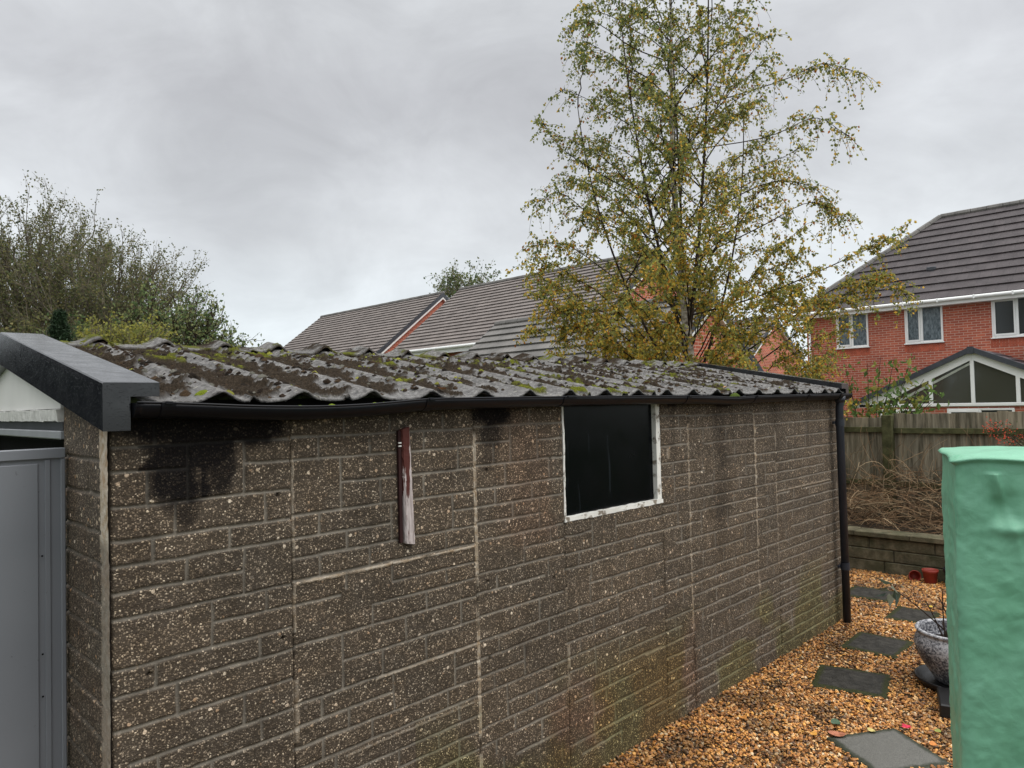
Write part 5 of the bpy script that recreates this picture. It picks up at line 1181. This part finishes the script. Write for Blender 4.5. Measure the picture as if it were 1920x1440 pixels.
# ------------------------------------------------------------------ green cover over a tall garden item
def cover():
    g = np.random.default_rng(2); fl = np.array([1.90, -1.945]); df = np.array([.338, -.941]); ds = np.array([.941, .338]); Wd, Dp, H = .64, .40, 1.857
    root = tag(empty('garden_cover', (fl[0]+.2, fl[1]-.2, 0)), 'crumpled pale green fabric cover over a tall garden item at the right edge', 'cover')
    # perimeter with rounded corners
    per = []; rc = .035; cs = [(0, 0), (Wd, 0), (Wd, Dp), (0, Dp)]
    def corner(cx, cy, a0, n=8): return [(cx+rc*math.cos(a0+math.pi/2*k/(n-1)), cy+rc*math.sin(a0+math.pi/2*k/(n-1))) for k in range(n)]
    c4 = [corner(rc, rc, math.pi), corner(Wd-rc, rc, 1.5*math.pi), corner(Wd-rc, Dp-rc, 0), corner(rc, Dp-rc, .5*math.pi)]
    for i in range(4):
        per += c4[i]; a = np.array(c4[i][-1]); b = np.array(c4[(i+1) % 4][0]); n = int(np.linalg.norm(b-a)/.007)
        per += [tuple(a+(b-a)*k/n) for k in range(1, n)]
    per = np.array(per); n = len(per); s = np.concatenate([[0], np.cumsum(np.linalg.norm(np.diff(per, axis=0), axis=1))]); tn = np.roll(per, -1, 0)-np.roll(per, 1, 0); tn /= np.linalg.norm(tn, axis=1)[:, None]; nr = np.stack([tn[:, 1], -tn[:, 0]], 1)
    zs = np.concatenate([np.linspace(0.02, H-.06, 250), np.linspace(H-.056, H, 12)]); m = len(zs)
    Sg, Zg = np.meshgrid(s, zs, indexing='ij')
    def ridge(x, y, f, sd): return 1-np.abs(2*fbm(x, y, f, 2, sd)-1)*2
    q = Sg+.35*fbm(Sg, Zg, 2.2, 2, 12)
    disp = .0022*ridge(q*1.5+Zg*.15, Zg*.4, 3.2, 400)+.0026*ridge(q*.8+Zg*.5, Zg*.9-q*.3, 5, 410)+.0018*ridge(q, Zg*1.3+q*.6, 11, 420)+.0055*ridge(q*2.2+Zg*.1, Zg*.25, 4, 425)+.0022*(fbm(Sg, Zg, 45, 3, 430)-.5)*2
    top = sst(H-.16, H-.05, Zg); disp = disp*(1-.6*top)-.012
    # pinched fold with a dimple below the top hem
    dx, dz_ = Sg-.13, Zg-(H-.055)
    disp += .0035*np.exp(-((Sg-.335-.01*np.sin(Zg*7))/.004)**2)
    disp += .022*np.exp(-((dx+dz_*.25)/.014)**2)*np.exp(dz_/.20)*(dz_ < 0)
    disp -= .030*np.exp(-((Sg-.155)/.035)**2-((Zg-(H-.16))/.05)**2); disp += .018*np.exp(-((Sg-.17)/.05)**2-((Zg-(H-.225))/.02)**2)
    # drape of the top hem
    disp += .016*np.exp(-((Zg-(H-.010))/.007)**2)*(.7+.6*fbm(Sg, Zg*0, 9, 2, 440))
    flare = .018*(1-Zg/H); rad = disp+flare
    px = per[:, 0][:, None]+nr[:, 0][:, None]*rad; py = per[:, 1][:, None]+nr[:, 1][:, None]*rad
    V = np.stack([fl[0]+df[0]*px+ds[0]*py, fl[1]+df[1]*px+ds[1]*py, Zg+.010*(fbm(Sg, Zg*0+2, 7, 2, 450)-.5)*top*2], -1)
    i = np.arange(n)[:, None]; j = np.arange(m-1)[None]; i2 = (i+1) % n
    f = np.stack([i*m+j, i2*m+j, i2*m+j+1, i*m+j+1], -1).reshape(-1, 4); V = V.reshape(-1, 3)
    # top: rings shrinking to the centre
    rings = [V.reshape(n, m, 3)[:, -1]]; cen = rings[0].mean(0); vs = [V]; base = (np.arange(n)*m+m-1)
    prev = base; nv = len(V); fs = [f]
    for k in range(1, 14):
        t = k/14; rg = rings[0]*(1-t)+cen*t; rg[:, 2] = H+.004-.002+.012*math.sin(t*3.1)+.010*(fbm(rg[:, 0], rg[:, 1], 9, 3, 460)-.5); vs.append(rg); cur = nv+np.arange(n); fs.append(np.stack([prev, np.roll(prev, -1), np.roll(cur, -1), cur], -1)); prev = cur; nv += n
    vs.append(cen[None]+np.array([[0, 0, .012]])); tri = np.stack([prev, np.roll(prev, -1), np.full(n, nv)], -1)
    V = np.concatenate(vs)-np.array(root.location); o = npmesh('fabric', V, [np.concatenate(fs), tri], M['cover'], root, True)
cover()

print('objects', len(bpy.data.objects))
